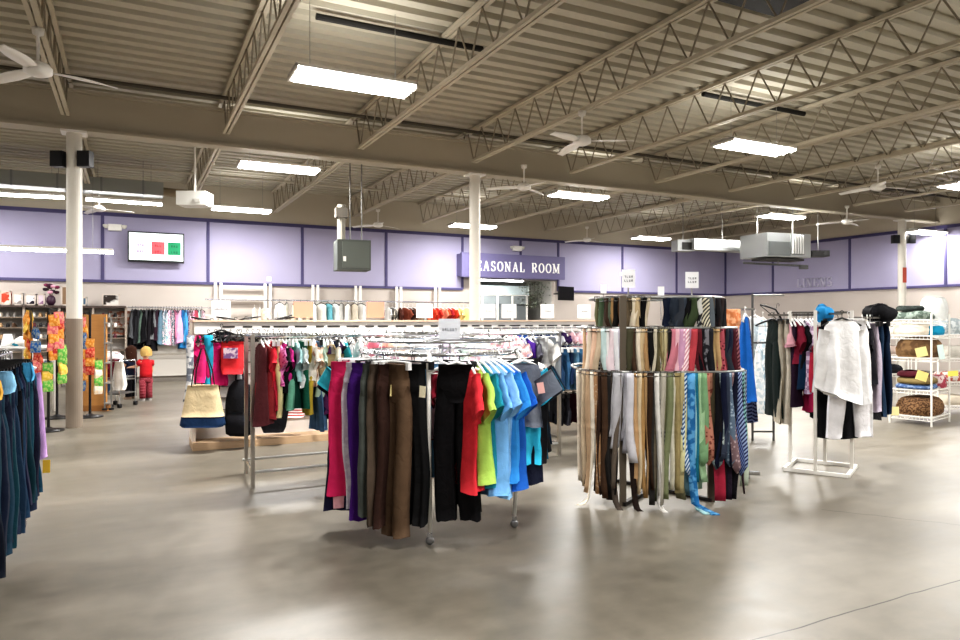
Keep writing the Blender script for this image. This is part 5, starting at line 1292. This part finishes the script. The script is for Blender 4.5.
# left wall rail with scarves and tops behind the children
VY = YB - .3
t = thing('wall_garment_rail', 'chrome wall rail of colourful long tops behind the children', 'wall rail', (onY(128, VY).x, VY, 0))
x1 = onY(212, VY).x - t.location.x
MB().tube([(0, 0, 1.92), (x1, 0, 1.92)], .018, 6).build('rail', CHROME, t); MB().tube([(.3, -.05, .72), (x1 - .2, -.05, .72)], .02, 6).build('lower_rail', mat('#b3aca2', .4, .6), t)
for k in range(5): MB().bar((k * x1 / 4, .28, 1.92), (k * x1 / 4, -.02, 1.92), .02, .02).build('arm', CHROME, t)
MB().box((x1 / 2, .2, .95), (x1 + .3, .04, 1.6)).build('white_panel', mat('#ded9d2', .6), t)
vw = [('grey knit top', '#5a5c60', .9), ('black top', '#1c1a1e', 1.0), ('charcoal top', '#3a3a3f', .95), ('green grey top', '#5f7268', 1.0), ('black long top', '#151418', 1.05), ('dark grey top', '#4b4c50', .95), ('off black top', '#201d22', 1.0), ('black lace top', '#18161b', 1.1), ('ash top', '#7d7f82', .95), ('dark wine top', '#33202c', 1.05), ('blue grey top', '#6a8596', 1.0),
      ('teal print top', '#5f97a0', 1.0), ('sea print top', '#7fb0b8', 1.0), ('pink print top', '#d885a4', 1.1), ('grey teal print top', '#557a84', 1.0), ('rosy pink top', '#e08fb0', 1.0), ('lilac pink top', '#cfa0c4', 1.05), ('pale pink top', '#e7b3c8', .95), ('bright blue top', '#3a8fce', 1.0), ('sky blue top', '#5aa8d8', 1.0), ('purple print top', '#7a4a76', .95),
      ('maroon print top', '#6a2a40', 1.1), ('magenta print top', '#c63a70', 1.15), ('coral pink top', '#d8687a', 1.1), ('mint top', '#9fc8bc', .9), ('mixed print top', '#c08a9a', .95)]
row('V', [('blouse', d, h, dict(L=l * rnd.uniform(.82, 1.08), sh=.14, chest=.15, hem=.19, sleeve=.0, hng='b', rip=.05, ps=2.2, **({'pat': 'noise', 'hex2': '#e8d8e0'} if 'print' in d else {}))) for d, h, l in vw], onY(131, VY).x, onY(203, VY).x, VY, 1.94, jit=.4)
# floral cloth hung beside
q = onY(122, VY, 311)
o = MB().loft([(0, 0, 0, .3, .02, 0), (0, 0, -.3, .32, .03, .01), (0, 0, -.62, .33, .03, .02)], 22, 3).build('hanging_cloth', cloth('#ded4cc', 'noise', '#b4775f', .6), loc=q, smooth=True); tag(o, 'floral printed cloth hung on the wall above the dark haired child', 'cloth')

# ------------------------------------------------------------------ left wall shelves
SY = YB - .5
a, b_ = onY(-12, SY), onY(126, SY)
t = thing('wall_shelf', 'dark topped wall shelving unit in the left back corner', 'shelf', (a.x, SY, 0)); SL = b_.x - a.x
MB().box((SL / 2, .1, 1.92), (SL, .55, .05)).build('top_shelf', mat('#4a3d38', .6), t)
MB().box((SL / 2, .35, .95), (SL, .04, 1.9)).build('back_panel', mat('#d5cfc9', .6), t)
for z in (1.66, 1.42, 1.15, .85, .5): MB().box((SL / 2, .12, z), (SL, .42, .03)).build('shelf_board', mat('#7d6f62', .6), t)
for k in range(5): MB().box((k * SL / 4, .1, .96), (.05, .5, 1.92)).build('divider', mat('#9a8f84', .6), t)
q = random.Random(21)
SHO = {}
def shoe_mesh(h):
    if h not in SHO:
        g__ = MB(); g__.loft([(0, 0, 0, .035, .12, 0), (0, 0, .02, .038, .125, 0), (0, .02, .05, .034, .10, 0), (0, .05, .08, .028, .06, 0), (0, .055, .10, .02, .045, 0)], 14, 1, .8)
        SHO[h] = g__.mesh('shoe', mat(h, .6), True)
    return SHO[h]
si = 0
scol = [('black', '#1b191a'), ('cream', '#e2d8c8'), ('brown', '#5b4432'), ('grey', '#88847f'), ('tan', '#b08f6a'), ('maroon', '#5b2430'), ('white', '#e9e7e3')]
rows_name = {1.66: 'upper', 1.42: 'middle', 1.15: 'lower'}
for z in (1.66, 1.42, 1.15):
    x = .25
    while x < SL - .2:
        if min(abs(x - k * SL / 4) for k in range(5)) > .1:
            nm, h = scol[q.randrange(7)]
            o = bpy.data.objects.new('shoe', shoe_mesh(h)); C.objects.link(o); o.location = (a.x + x, SY + .02, z + .016); o.rotation_euler = (0, 0, PI + q.uniform(-.2, .2)); o['category'] = 'shoe'; o['group'] = 'shoes on the wall shelving'
            RACKS.setdefault('S' + rows_name[z], []).append((o, nm + ' shoe'))
        x += .13
def shelfbox(px0, px1, py0, hexc, label, cat, name, pat=None, hex2=None, d=.18, ps=.4):
    p0, p1 = onY(px0, SY - .02), onY(px1, SY - .02); zt = onY((px0 + px1) / 2, SY - .02, py0).z; zb = 1.946
    t_ = thing(name, label, cat, ((p0.x + p1.x) / 2, SY + .05, zb)); w_, h_ = p1.x - p0.x, zt - zb
    MB().box((0, 0, h_ / 2), (w_, d, h_)).build('box_body', cloth(hexc, pat, hex2, ps), t_)
    fr_ = MB(); 
    for (x, z, dx, dz) in ((0, .015, w_, .03), (0, h_ - .015, w_, .03), (-w_ / 2 + .015, h_ / 2, .03, h_), (w_ / 2 - .015, h_ / 2, .03, h_)): fr_.box((x, -d / 2 - .004, z), (dx, .012, dz))
    fr_.build('box_edge', mat('#cbbfb4', .6), t_)
shelfbox(0, 11, 291, '#c8523c', 'orange red framed picture on the dark shelf', 'picture', 'framed_picture', 'noise', '#efd0c0')
shelfbox(13, 23, 293, '#e6e2de', 'white printed box on the dark shelf', 'box', 'gift_box', 'noise', '#8d8684')
shelfbox(25, 36, 294, '#e9e4e6', 'black and white printed box on the dark shelf', 'box', 'gift_box', 'noise', '#2a2430')
shelfbox(37, 45, 294, '#d8c8d4', 'lilac white box on the dark shelf', 'box', 'gift_box', 'noise', '#8a6a86')
shelfbox(61, 67.5, 286, '#8d745c', 'tall brown box beside the column', 'box', 'tall_box')
shelfbox(102, 120, 294, '#3a322e', 'dark picture with a white flower right of the column', 'picture', 'framed_picture', 'noise', '#d6d2cc', ps=.25)
shelfbox(82, 87, 297, '#55728a', 'small blue box right of the column', 'box', 'gift_box')
# dark floral vase doll
q0 = onY(51, SY); t = thing('flower_vase', 'dark plum vase of pink flowers on the dark shelf', 'vase', (q0.x, SY, 1.946))
MB().lathe([(.05, 0), (.1, .08), (.09, .18), (.05, .24)], 14).build('vase', mat('#3a2034', .4), t, smooth=True)
qq = random.Random(2)
for k in range(9):
    MB().lathe([(.01, -.04), (.05, -.02), (.06, .02), (.03, .04)], 8, (qq.uniform(-.12, .12), qq.uniform(-.08, .08), .3 + qq.uniform(0, .25))).build('flower', mat(['#4a2038', '#8a3a5c', '#d9a0b4', '#2a1a28'][k % 4], .7), t)
g_ = MB()
for k in range(5): g_.tube([(0, 0, .2), (qq.uniform(-.1, .1), qq.uniform(-.05, .05), .42)], .006, 4)
g_.build('stem', mat('#3f4a36', .7), t)

# white low gondola at far left with white items
p = P(10, 346, 11.6); 
t = thing('white_display_table', 'white slatted display table at the left behind the trousers rack', 'table', (p.x, p.y, 0), RANG)
ZW = EYE - 26 / FPX * 11.6
MB().box((0, .25, ZW - .02), (.9, .6, .035)).build('table_top', mat('#e8e8e6', .4), t)
for x in (-.42, .42):
    for y in (-.02, .52): MB().box((x, y, ZW / 2 - .02), (.04, .04, ZW - .04)).build('leg', WPAINT, t)
for z in (.9, .55): MB().box((0, .25, z), (.86, .56, .025)).build('shelf_board', mat('#dcdbd8', .5), t)
for k, (x, w_, h_, c_, l) in enumerate([(-.12, .13, .2, '#f0efec', 'white lamp shade on the white display table'), (.2, .19, .16, '#eceae6', 'white rounded cushion on the white display table')]):
    pr = [(w_ * .7, 0), (w_ * .75, .02), (w_ * .6, h_ * .6), (w_ * .45, h_)] if k == 0 else [(w_ * .8, 0), (w_, h_ * .3), (w_ * .9, h_ * .7), (w_ * .5, h_)]
    v = LD(x, .12); o = MB().lathe(pr, 20).build('lamp_shade' if k == 0 else 'cushion', mat(c_, .6), loc=(p.x + v.x, p.y + v.y, ZW), smooth=True); tag(o, l, 'lamp shade' if k == 0 else 'cushion')
v = LD(.12, -.01); heap(Vector((p.x + v.x, p.y + v.y, ZW)), .07, .05, .05, '#2f8fa8', 'folded_cloth', 'small teal cloth on the white display table', 'cloth')

# ------------------------------------------------------------------ spinner displays of hanging packets
PK = {}
def mixh(h):
    c = [int(h[i:i+2], 16) for i in (1, 3, 5)]
    return '#%02x%02x%02x' % tuple(int(x * .55 + y * .45) for x, y in zip(c, (240, 205, 150)))
def packet_mesh(h, w=.13, hh=.17):
    k = (h, w)
    if k not in PK:
        g__ = MB(); g__.loft([(0, 0, 0, w * .5, .004, 0), (0, 0, -.03, w * .5, .006, 0), (0, 0, -hh * .5, w * .5, .028, .004), (0, 0, -hh + .02, w * .5, .02, .004), (0, 0, -hh, w * .49, .004, 0)], 14, 2, .5)
        PK[k] = g__.mesh('packet', cloth(h, 'noise', mixh(h), 1.4), True)
    return PK[k]
def spinner(px, pybase, ztop, label, key, cols, twist=0.):
    base = G(px, pybase)
    t_ = thing('spinner_display', label, 'display stand', base, RANG + twist)
    MB().lathe([(.2, 0), (.2, .02), (.06, .04), (.03, .06)], 24).build('base', mat('#1d1b1c', .4), t_, smooth=True)
    MB().tube([(0, 0, .05), (0, 0, ztop + .05)], .02, 8).build('pole', mat('#171617', .4), t_)
    g__ = MB()
    for (ang, rr, zt, n_, dz, hx_, nm) in cols:
        a__ = math.radians(ang); ca, sa = math.cos(a__), math.sin(a__)
        g__.tube([(0, 0, zt + .03), (rr * ca, rr * sa, zt + .03), (rr * ca, rr * sa, zt - n_ * dz)], .006, 4)
    g__.build('hook_arm', mat('#171617', .4), t_)
    for ci, (ang, rr, zt, n_, dz, hx_, nm) in enumerate(cols):
        a__ = math.radians(ang); ca, sa = math.cos(a__), math.sin(a__)
        for k in range(n_):
            h = hx_[k % len(hx_)]; nmk = nm[k % len(nm)]
            o_ = bpy.data.objects.new('packet', packet_mesh(h)); C.objects.link(o_)
            v = Matrix.Rotation(RANG + twist, 3, 'Z') @ Vector(((rr + .035) * ca, (rr + .035) * sa, 0))
            o_.location = base + v + Vector((0, 0, zt - k * dz)); o_.rotation_euler = (rnd.uniform(-.2, .2), rnd.uniform(-.15, .15), RANG + twist + a__ + PI / 2 + rnd.uniform(-.3, .3))
            o_['category'] = 'packet'; o_['group'] = 'packets hung on the spinner displays'
            RACKS.setdefault(key, []).append((o_, nmk + ' packet'))
OR, RD, GN, PKc, BL, YL, WH = '#d98a35', '#c23a35', '#5fae4c', '#d86a72', '#2d5f9c', '#dcb84a', '#e6ddd0'
spinner(48.5, 431, 1.72, 'black spinner display of bright packets left of the column', 'P1', [
    (205, .22, 1.72, 8, .12, [OR, YL, OR], ['orange', 'golden', 'orange']), (185, .23, 1.74, 8, .12, [YL, OR], ['golden', 'orange']), (225, .23, 1.7, 7, .12, [OR, YL, OR, RD], ['orange', 'golden', 'orange', 'red']),
    (262, .2, 1.5, 2, .19, [BL, BL], ['blue']), (266, .2, 1.14, 4, .1, [RD, PKc], ['red', 'pink']), (330, .22, 1.72, 5, .12, [PKc, RD, OR], ['pink', 'red', 'orange']),
    (315, .22, 1.68, 5, .12, [OR, PKc], ['orange', 'pink']), (340, .23, 1.25, 4, .13, [GN, GN, YL], ['green', 'green', 'golden']), (300, .22, 1.0, 3, .12, [GN, YL], ['green', 'golden']), (230, .22, .95, 3, .12, [RD, OR], ['red', 'orange'])])
spinner(57, 418, 1.45, 'black spinner display standing just behind the front spinner', 'P2', [
    (225, .2, 1.0, 3, .13, [GN, YL, RD], ['green', 'golden', 'red']), (320, .2, 1.0, 3, .13, [GN, OR, RD], ['green', 'orange', 'red']), (270, .2, .95, 2, .13, [BL, RD], ['blue', 'red'])])
spinner(90, 417, 1.72, 'black spinner display of packets right of the column', 'P3', [
    (215, .16, 1.70, 9, .13, [OR, PKc, WH, OR, RD], ['orange', 'pink', 'white', 'orange', 'red']), (240, .17, 1.68, 9, .13, [OR, YL, RD], ['orange', 'golden', 'red']), (265, .16, 1.66, 9, .13, [PKc, OR, BL, BL, OR, RD], ['pink', 'orange', 'blue', 'blue', 'orange', 'red']),
    (330, .2, .95, 4, .13, [GN, WH, GN, WH], ['green', 'white', 'green', 'white']), (300, .17, 1.3, 4, .14, [OR, RD], ['orange', 'red'])])
# brown board behind the right spinner, end of a shelf run
p = G(92, 411)
t = thing('board_fixture', 'tall brown board end panel behind the packet spinner', 'display fixture', p, RANG)
MB().box((.05, 0, .85), (.42, .04, 1.7)).build('board', wood('#a8743c', '#c08c50'), t); MB().box((.05, .05, .05), (.46, .16, .1)).build('plinth', wood('#8a5c30', '#a8743c'), t)
# grey mobile shelf with packets edge-on
p = G(108, 412)
t = thing('mobile_shelf', 'narrow grey mobile shelf on black casters near the children', 'shelf', p, RANG + .5)
for (x, y) in ((-.05, 0), (.05, 0), (-.05, .5), (.05, .5)):
    MB().box((x, y, .85), (.025, .025, 1.6)).build('post', STEEL, t); MB().lathe([(.02, -.02), (.045, -.015), (.045, .015), (.02, .02)], 12, (x, y, .05)).build('caster', BPLAST, t)
for z in (.15, .5, .85, 1.2, 1.55): MB().box((0, .25, z), (.13, .54, .02)).build('shelf_board', mat('#8b8680', .5), t)

# cart with cloths by the children
p = G(114, 407)
t = thing('shopping_cart', 'chrome cart heaped with white cloths and a maroon bag', 'cart', p, RANG - .1)
for z in (.25, .5): MB().box((0, .1, z), (.42, .5, .015)).build('cart_tray', STEEL, t)
g_ = MB()
for (x, y) in ((-.2, -.14), (.2, -.14), (.2, .34), (-.2, .34)): g_.tube([(x, y, .08), (x, y, .85)], .011, 6)
for z in (.55, .85):
    for (q_a, q_b) in (((-.2, -.14), (.2, -.14)), ((.2, -.14), (.2, .34)), ((.2, .34), (-.2, .34)), ((-.2, .34), (-.2, -.14))): g_.tube([(*q_a, z), (*q_b, z)], .008, 5)
g_.build('cart_frame', CHROME, t)
for (x, y) in ((-.2, -.14), (.2, -.14), (.2, .34), (-.2, .34)): MB().lathe([(.015, -.04), (.04, -.03), (.04, .03), (.015, .04)], 12, (x, y, .04)).build('caster', BPLAST, t)
v = p + LD(.02, -.02)
heap(Vector((v.x, v.y, .52)), .16, .1, .36, '#7a1c30', 'maroon_bag', 'maroon bag standing in the chrome cart', 'bag', 'check', '#5a1424', seed=3, rzz=RANG)
v = p + LD(.17, -.14); o = MB().loft([(0, 0, .85, .07, .04, .004), (0, 0, .65, .1, .05, .012), (0, 0, .42, .13, .05, .02), (0, 0, .33, .1, .04, .02)], 18, 4).build('white_cloth', cloth('#efece6'), loc=(v.x, v.y, 0), rz=RANG, smooth=True); tag(o, 'white cloth draped over the side of the cart', 'cloth')
v = p + LD(-.08, .1); heap(Vector((v.x, v.y, .80)), .2, .16, .2, '#e3cfd2', 'pink_cloth', 'pale pink cloth heaped on top of the cart', 'cloth', 'noise', '#f4efec', seed=6)
v = p + LD(-.16, -.06); heap(Vector((v.x, v.y, .26)), .12, .1, .24, '#3c5c86', 'blue_cloth', 'blue cloth on the lower tray of the cart', 'cloth', seed=7)

# ------------------------------------------------------------------ children
def loft_path(pts, nu=12):
    """tube through (x,y,z,rx,ry) sections, horizontal rings"""
    g__ = MB(); vs = []; fs = []
    for (x, y, z, rx, ry) in pts:
        for k in range(nu):
            a__ = 2 * PI * k / nu; vs.append((x + rx * math.cos(a__), y + ry * math.sin(a__), z))
    for i in range(len(pts) - 1):
        for k in range(nu): fs.append((i*nu+k, i*nu+(k+1) % nu, (i+1)*nu+(k+1) % nu, (i+1)*nu+k))
    fs += [tuple(reversed(range(nu))), tuple((len(pts)-1)*nu+k for k in range(nu))]
    return g__.add(vs, fs)
def kid(pos, heading, label, hair, shirt, trouser, tpat, thex2, arm, hair_long, H=1.09, skin='#d9a98c', shoe='#8d8884'):
    """faces local -y; arm: (right hand, left hand) local targets"""
    t_ = thing('person', label, 'person', pos, heading)
    s = H / 1.10
    V = []; E = []; R_ = []
    def v(x, y, z, r, par=None):
        V.append((x * s, y * s, z * s)); R_.append(r * s)
        if par is not None: E.append((par, len(V) - 1))
        return len(V) - 1
    pel = v(0, .0, .50, .085); sp = v(0, .0, .62, .085, pel); ch = v(0, .0, .73, .068, sp); nk = v(0, -.005, .835, .035, ch); hd0 = v(0, -.01, .90, .075, nk); hd1 = v(0, -.01, .98, .092, hd0); hd2 = v(0, .0, 1.06, .05, hd1)
    v(0, -.115, .935, .014, hd0)                                    # nose
    for sg in (-1, 1):
        v(sg * .098, .0, .945, .014, hd1)                            # ear
        hp = v(sg * .06, 0, .46, .07, pel); kn = v(sg * .065, -.015, .26, .05, hp); an = v(sg * .065, .01, .05, .035, kn); v(sg * .068, -.07, .03, .028, an)
        shd = v(sg * .10, 0, .775, .036, ch); hx_ = Vector(arm[0 if sg < 0 else 1]); el = Vector((sg * .15, .02, .66)) * .45 + Vector((sg * .105, 0, .79)) * .15 + hx_ * .4
        e_ = v(el.x, el.y, el.z, .035, shd); w_ = v(hx_.x, hx_.y, hx_.z, .022, e_)
        d = (hx_ - el).normalized(); side = d.cross(Vector((0, 0, 1))); side = side.normalized() if side.length > .1 else Vector((1, 0, 0))
        pm = hx_ + d * .035; p_ = v(pm.x, pm.y, pm.z, .022, w_)
        for fi, (off, ln) in enumerate(((-.018, .034), (-.006, .042), (.006, .040), (.018, .030))):
            b0 = pm + d * .02 + side * off; c0 = b0 + d * ln + Vector((0, 0, -.012)); f0 = v(b0.x, b0.y, b0.z, .006, p_); v(c0.x, c0.y, c0.z, .005, f0)
        th_ = hx_ + d * .02 + side * (.03 * -sg) ; tb = v(th_.x, th_.y, th_.z - .005, .007, w_); t2 = th_ + d * .03; v(t2.x, t2.y, t2.z - .01, .006, tb)
    me_ = bpy.data.meshes.new('body'); me_.from_pydata(V, E, []); me_.materials.append(mat(skin, .6)); o_ = bpy.data.objects.new('body', me_); C.objects.link(o_); o_.parent = t_
    o_.modifiers.new('Skin', 'SKIN'); sv = me_.skin_vertices[0].data
    for i, r in enumerate(R_): sv[i].radius = (r, r); sv[i].use_root = (i == 0)
    sm = o_.modifiers.new('Sub', 'SUBSURF'); sm.levels = 1; sm.render_levels = 1
    o_.modifiers['Skin'].use_smooth_shade = True
    # shirt with sleeves
    g__ = loft_path([(0, 0, .47 * s, .125 * s, .105 * s), (0, 0, .56 * s, .12 * s, .10 * s), (0, 0, .68 * s, .118 * s, .098 * s), (0, 0, .77 * s, .115 * s, .085 * s), (0, 0, .815 * s, .08 * s, .06 * s), (0, 0, .83 * s, .05 * s, .05 * s)], 20)
    for sg in (-1, 1):
        sh_ = Vector((sg * .095, 0, .785)) * s; hx_ = Vector(arm[0 if sg < 0 else 1]) * s; mid = sh_ * .5 + (Vector((sg * .15, .02, .66)) * s * .45 + sh_ * .15 + hx_ * .4) * .5
        g__.tube([sh_, (sh_ + mid) / 2, mid], [.066 * s, .062 * s, .058 * s], 12)
    g__.build('shirt', cloth(shirt), t_, smooth=True)
    g__ = loft_path([(0, 0, .37 * s, .115 * s, .09 * s), (0, 0, .43 * s, .122 * s, .1 * s), (0, 0, .52 * s, .115 * s, .095 * s)], 18)
    for sg in (-1, 1):
        q__ = loft_path([(sg * .066 * s, 0, .055 * s, .06 * s, .065 * s), (sg * .066 * s, -.005 * s, .2 * s, .06 * s, .065 * s), (sg * .064 * s, -.008 * s, .3 * s, .064 * s, .07 * s), (sg * .06 * s, 0, .42 * s, .07 * s, .085 * s)], 14)
        g__.add(q__.v, q__.f)
    g__.build('trousers', cloth(trouser, tpat, thex2, 1.6), t_, smooth=True)
    for sg in (-1, 1):
        MB().loft([(sg * .068 * s, -.03 * s, 0, .04 * s, .085 * s, 0), (sg * .068 * s, -.03 * s, .03 * s, .042 * s, .088 * s, 0), (sg * .068 * s, -.01 * s, .06 * s, .036 * s, .06 * s, 0), (sg * .068 * s, .01 * s, .075 * s, .03 * s, .035 * s, 0)], 14, 1).build('shoe', mat(shoe, .6), t_, smooth=True)
    # hair: cap over crown and back, open at the face
    g__ = MB(); nu, nv = 22, 9; vs = []; fs = []
    low = -.08 if not hair_long else -.22
    for j in range(nv):
        f = j / (nv - 1)
        for k in range(nu):
            a__ = 2 * PI * k / nu; front = max(0, -math.sin(a__))
            zl = low * (1 - front) + .03 * front
            ph = f * PI / 2
            r_ = .106 * math.sin(ph) ** .95 + (.0 if j == 0 else .004 * math.sin(5 * a__ + j))
            zz = .975 + .11 * math.cos(ph) if f < .8 else .975 + .11 * math.cos(.8 * PI / 2) + (zl - .034) * (f - .8) / .2
            r_ *= 1 + .05 * math.sin(7 * a__ + 3 * j); vs.append((r_ * math.cos(a__) * s, (r_ * math.sin(a__) * 1.06 + .004) * s, (zz + .008 * math.sin(5 * a__ + 2 * j)) * s))
    for j in range(nv - 1):
        for k in range(nu): fs.append((j*nu+k, j*nu+(k+1) % nu, (j+1)*nu+(k+1) % nu, (j+1)*nu+k))
    g__.add(vs, fs).build('hair', cloth(hair, 'noise', hair, 2), t_, smooth=True)
    for sg in (-1, 1): MB().lathe([(.004, -.012), (.012, 0), (.004, .012)], 8, (sg * .035 * s, -.098 * s, .965 * s)).build('eye', mat('#2a1d18', .3), t_)
    MB().box((0, -.098 * s, .895 * s), (.04 * s, .01, .008)).build('mouth', mat('#a9564e', .5), t_)
    return t_
kp = G(146, 400.5)
kid(kp, RANG - math.radians(125), 'blond child in a red t-shirt and plaid trousers reaching to the cart', '#bf9f62', '#b8242c', '#7d2530', 'check', '#a0505a', ((-.16, -.12, .5), (.15, -.33, .66)), False)
kp = G(131, 399)
kid(kp, RANG - math.radians(100), 'dark haired child in a navy top leaning over the cart', '#3a2218', '#232a40', '#17161c', None, None, ((-.12, -.2, .64), (.12, -.2, .62)), True, H=1.1, shoe='#7d6a58')

# ------------------------------------------------------------------ labels for repeated merchandise
PHR = {'A': 'on the round chrome rack in front', 'B': 'on the long double chrome rail', 'B2': 'on the rear chrome rail', 'C': 'on the white island front', 'C2': 'bunched at the left of the island', 'C3': 'lying on the island top shelf', 'E': 'on the rack at the left edge',
       'F0': 'on the belt rack bottom ring', 'F1': 'on the belt rack middle ring', 'F2': 'on the belt rack top ring', 'G': 'on the four way rack', 'G2': 'on the four way rack', 'I1': 'on the two tier rack upper rail', 'I2': 'on the two tier rack lower rail', 'W': 'on the back wall rail behind the island',
       'V': 'on the wall rail behind the children', 'Supper': 'on the upper wall shelf', 'Smiddle': 'on the middle wall shelf', 'Slower': 'on the lower wall shelf', 'P1': 'on the front spinner left of the column', 'P2': 'on the rear spinner left of the column', 'P3': 'on the spinner right of the column'}
GRP = {'A': 'clothes on the round rack', 'B': 'clothes on the long rail', 'C': 'tops on the island', 'E': 'trousers on the left rack', 'F0': 'belts and ties on the bottom ring', 'F1': 'belts and ties on the middle ring', 'F2': 'belts and ties on the top ring', 'G': 'clothes on the four way rack', 'I1': 'clothes on the two tier rack', 'I2': 'clothes on the two tier rack', 'W': 'clothes on the back wall', 'V': 'tops on the left wall rail'}
ORD = ['first', 'second', 'third', 'fourth', 'fifth', 'sixth', 'seventh', 'eighth', 'ninth', 'tenth', 'eleventh', 'twelfth', 'thirteenth', 'fourteenth', 'fifteenth', 'sixteenth', 'seventeenth', 'eighteenth', 'nineteenth', 'twentieth', 'twenty-first', 'twenty-second', 'twenty-third', 'twenty-fourth', 'twenty-fifth', 'twenty-sixth', 'twenty-seventh', 'twenty-eighth']
bpy.context.view_layer.update()
for rk, lst in RACKS.items():
    by = {}
    for o, d in lst: by.setdefault(d, []).append(o)
    for d, os_ in by.items():
        os_.sort(key=lambda o: (round(pix(o.location), 1), -o.location.z))
        for i, o in enumerate(os_):
            o['label'] = (d + ' ' + PHR[rk]) if len(os_) == 1 else '%s %s from the left %s' % (ORD[min(i, 27)], d, PHR[rk])
            if 'group' not in o and rk in GRP: o['group'] = GRP[rk]

# ------------------------------------------------------------------ world: dim neutral fill inside a closed room
wd = bpy.data.worlds.new('world'); sc.world = wd; wd.use_nodes = True
wd.node_tree.nodes['Background'].inputs[0].default_value = (.8, .85, 1, 1); wd.node_tree.nodes['Background'].inputs[1].default_value = .2
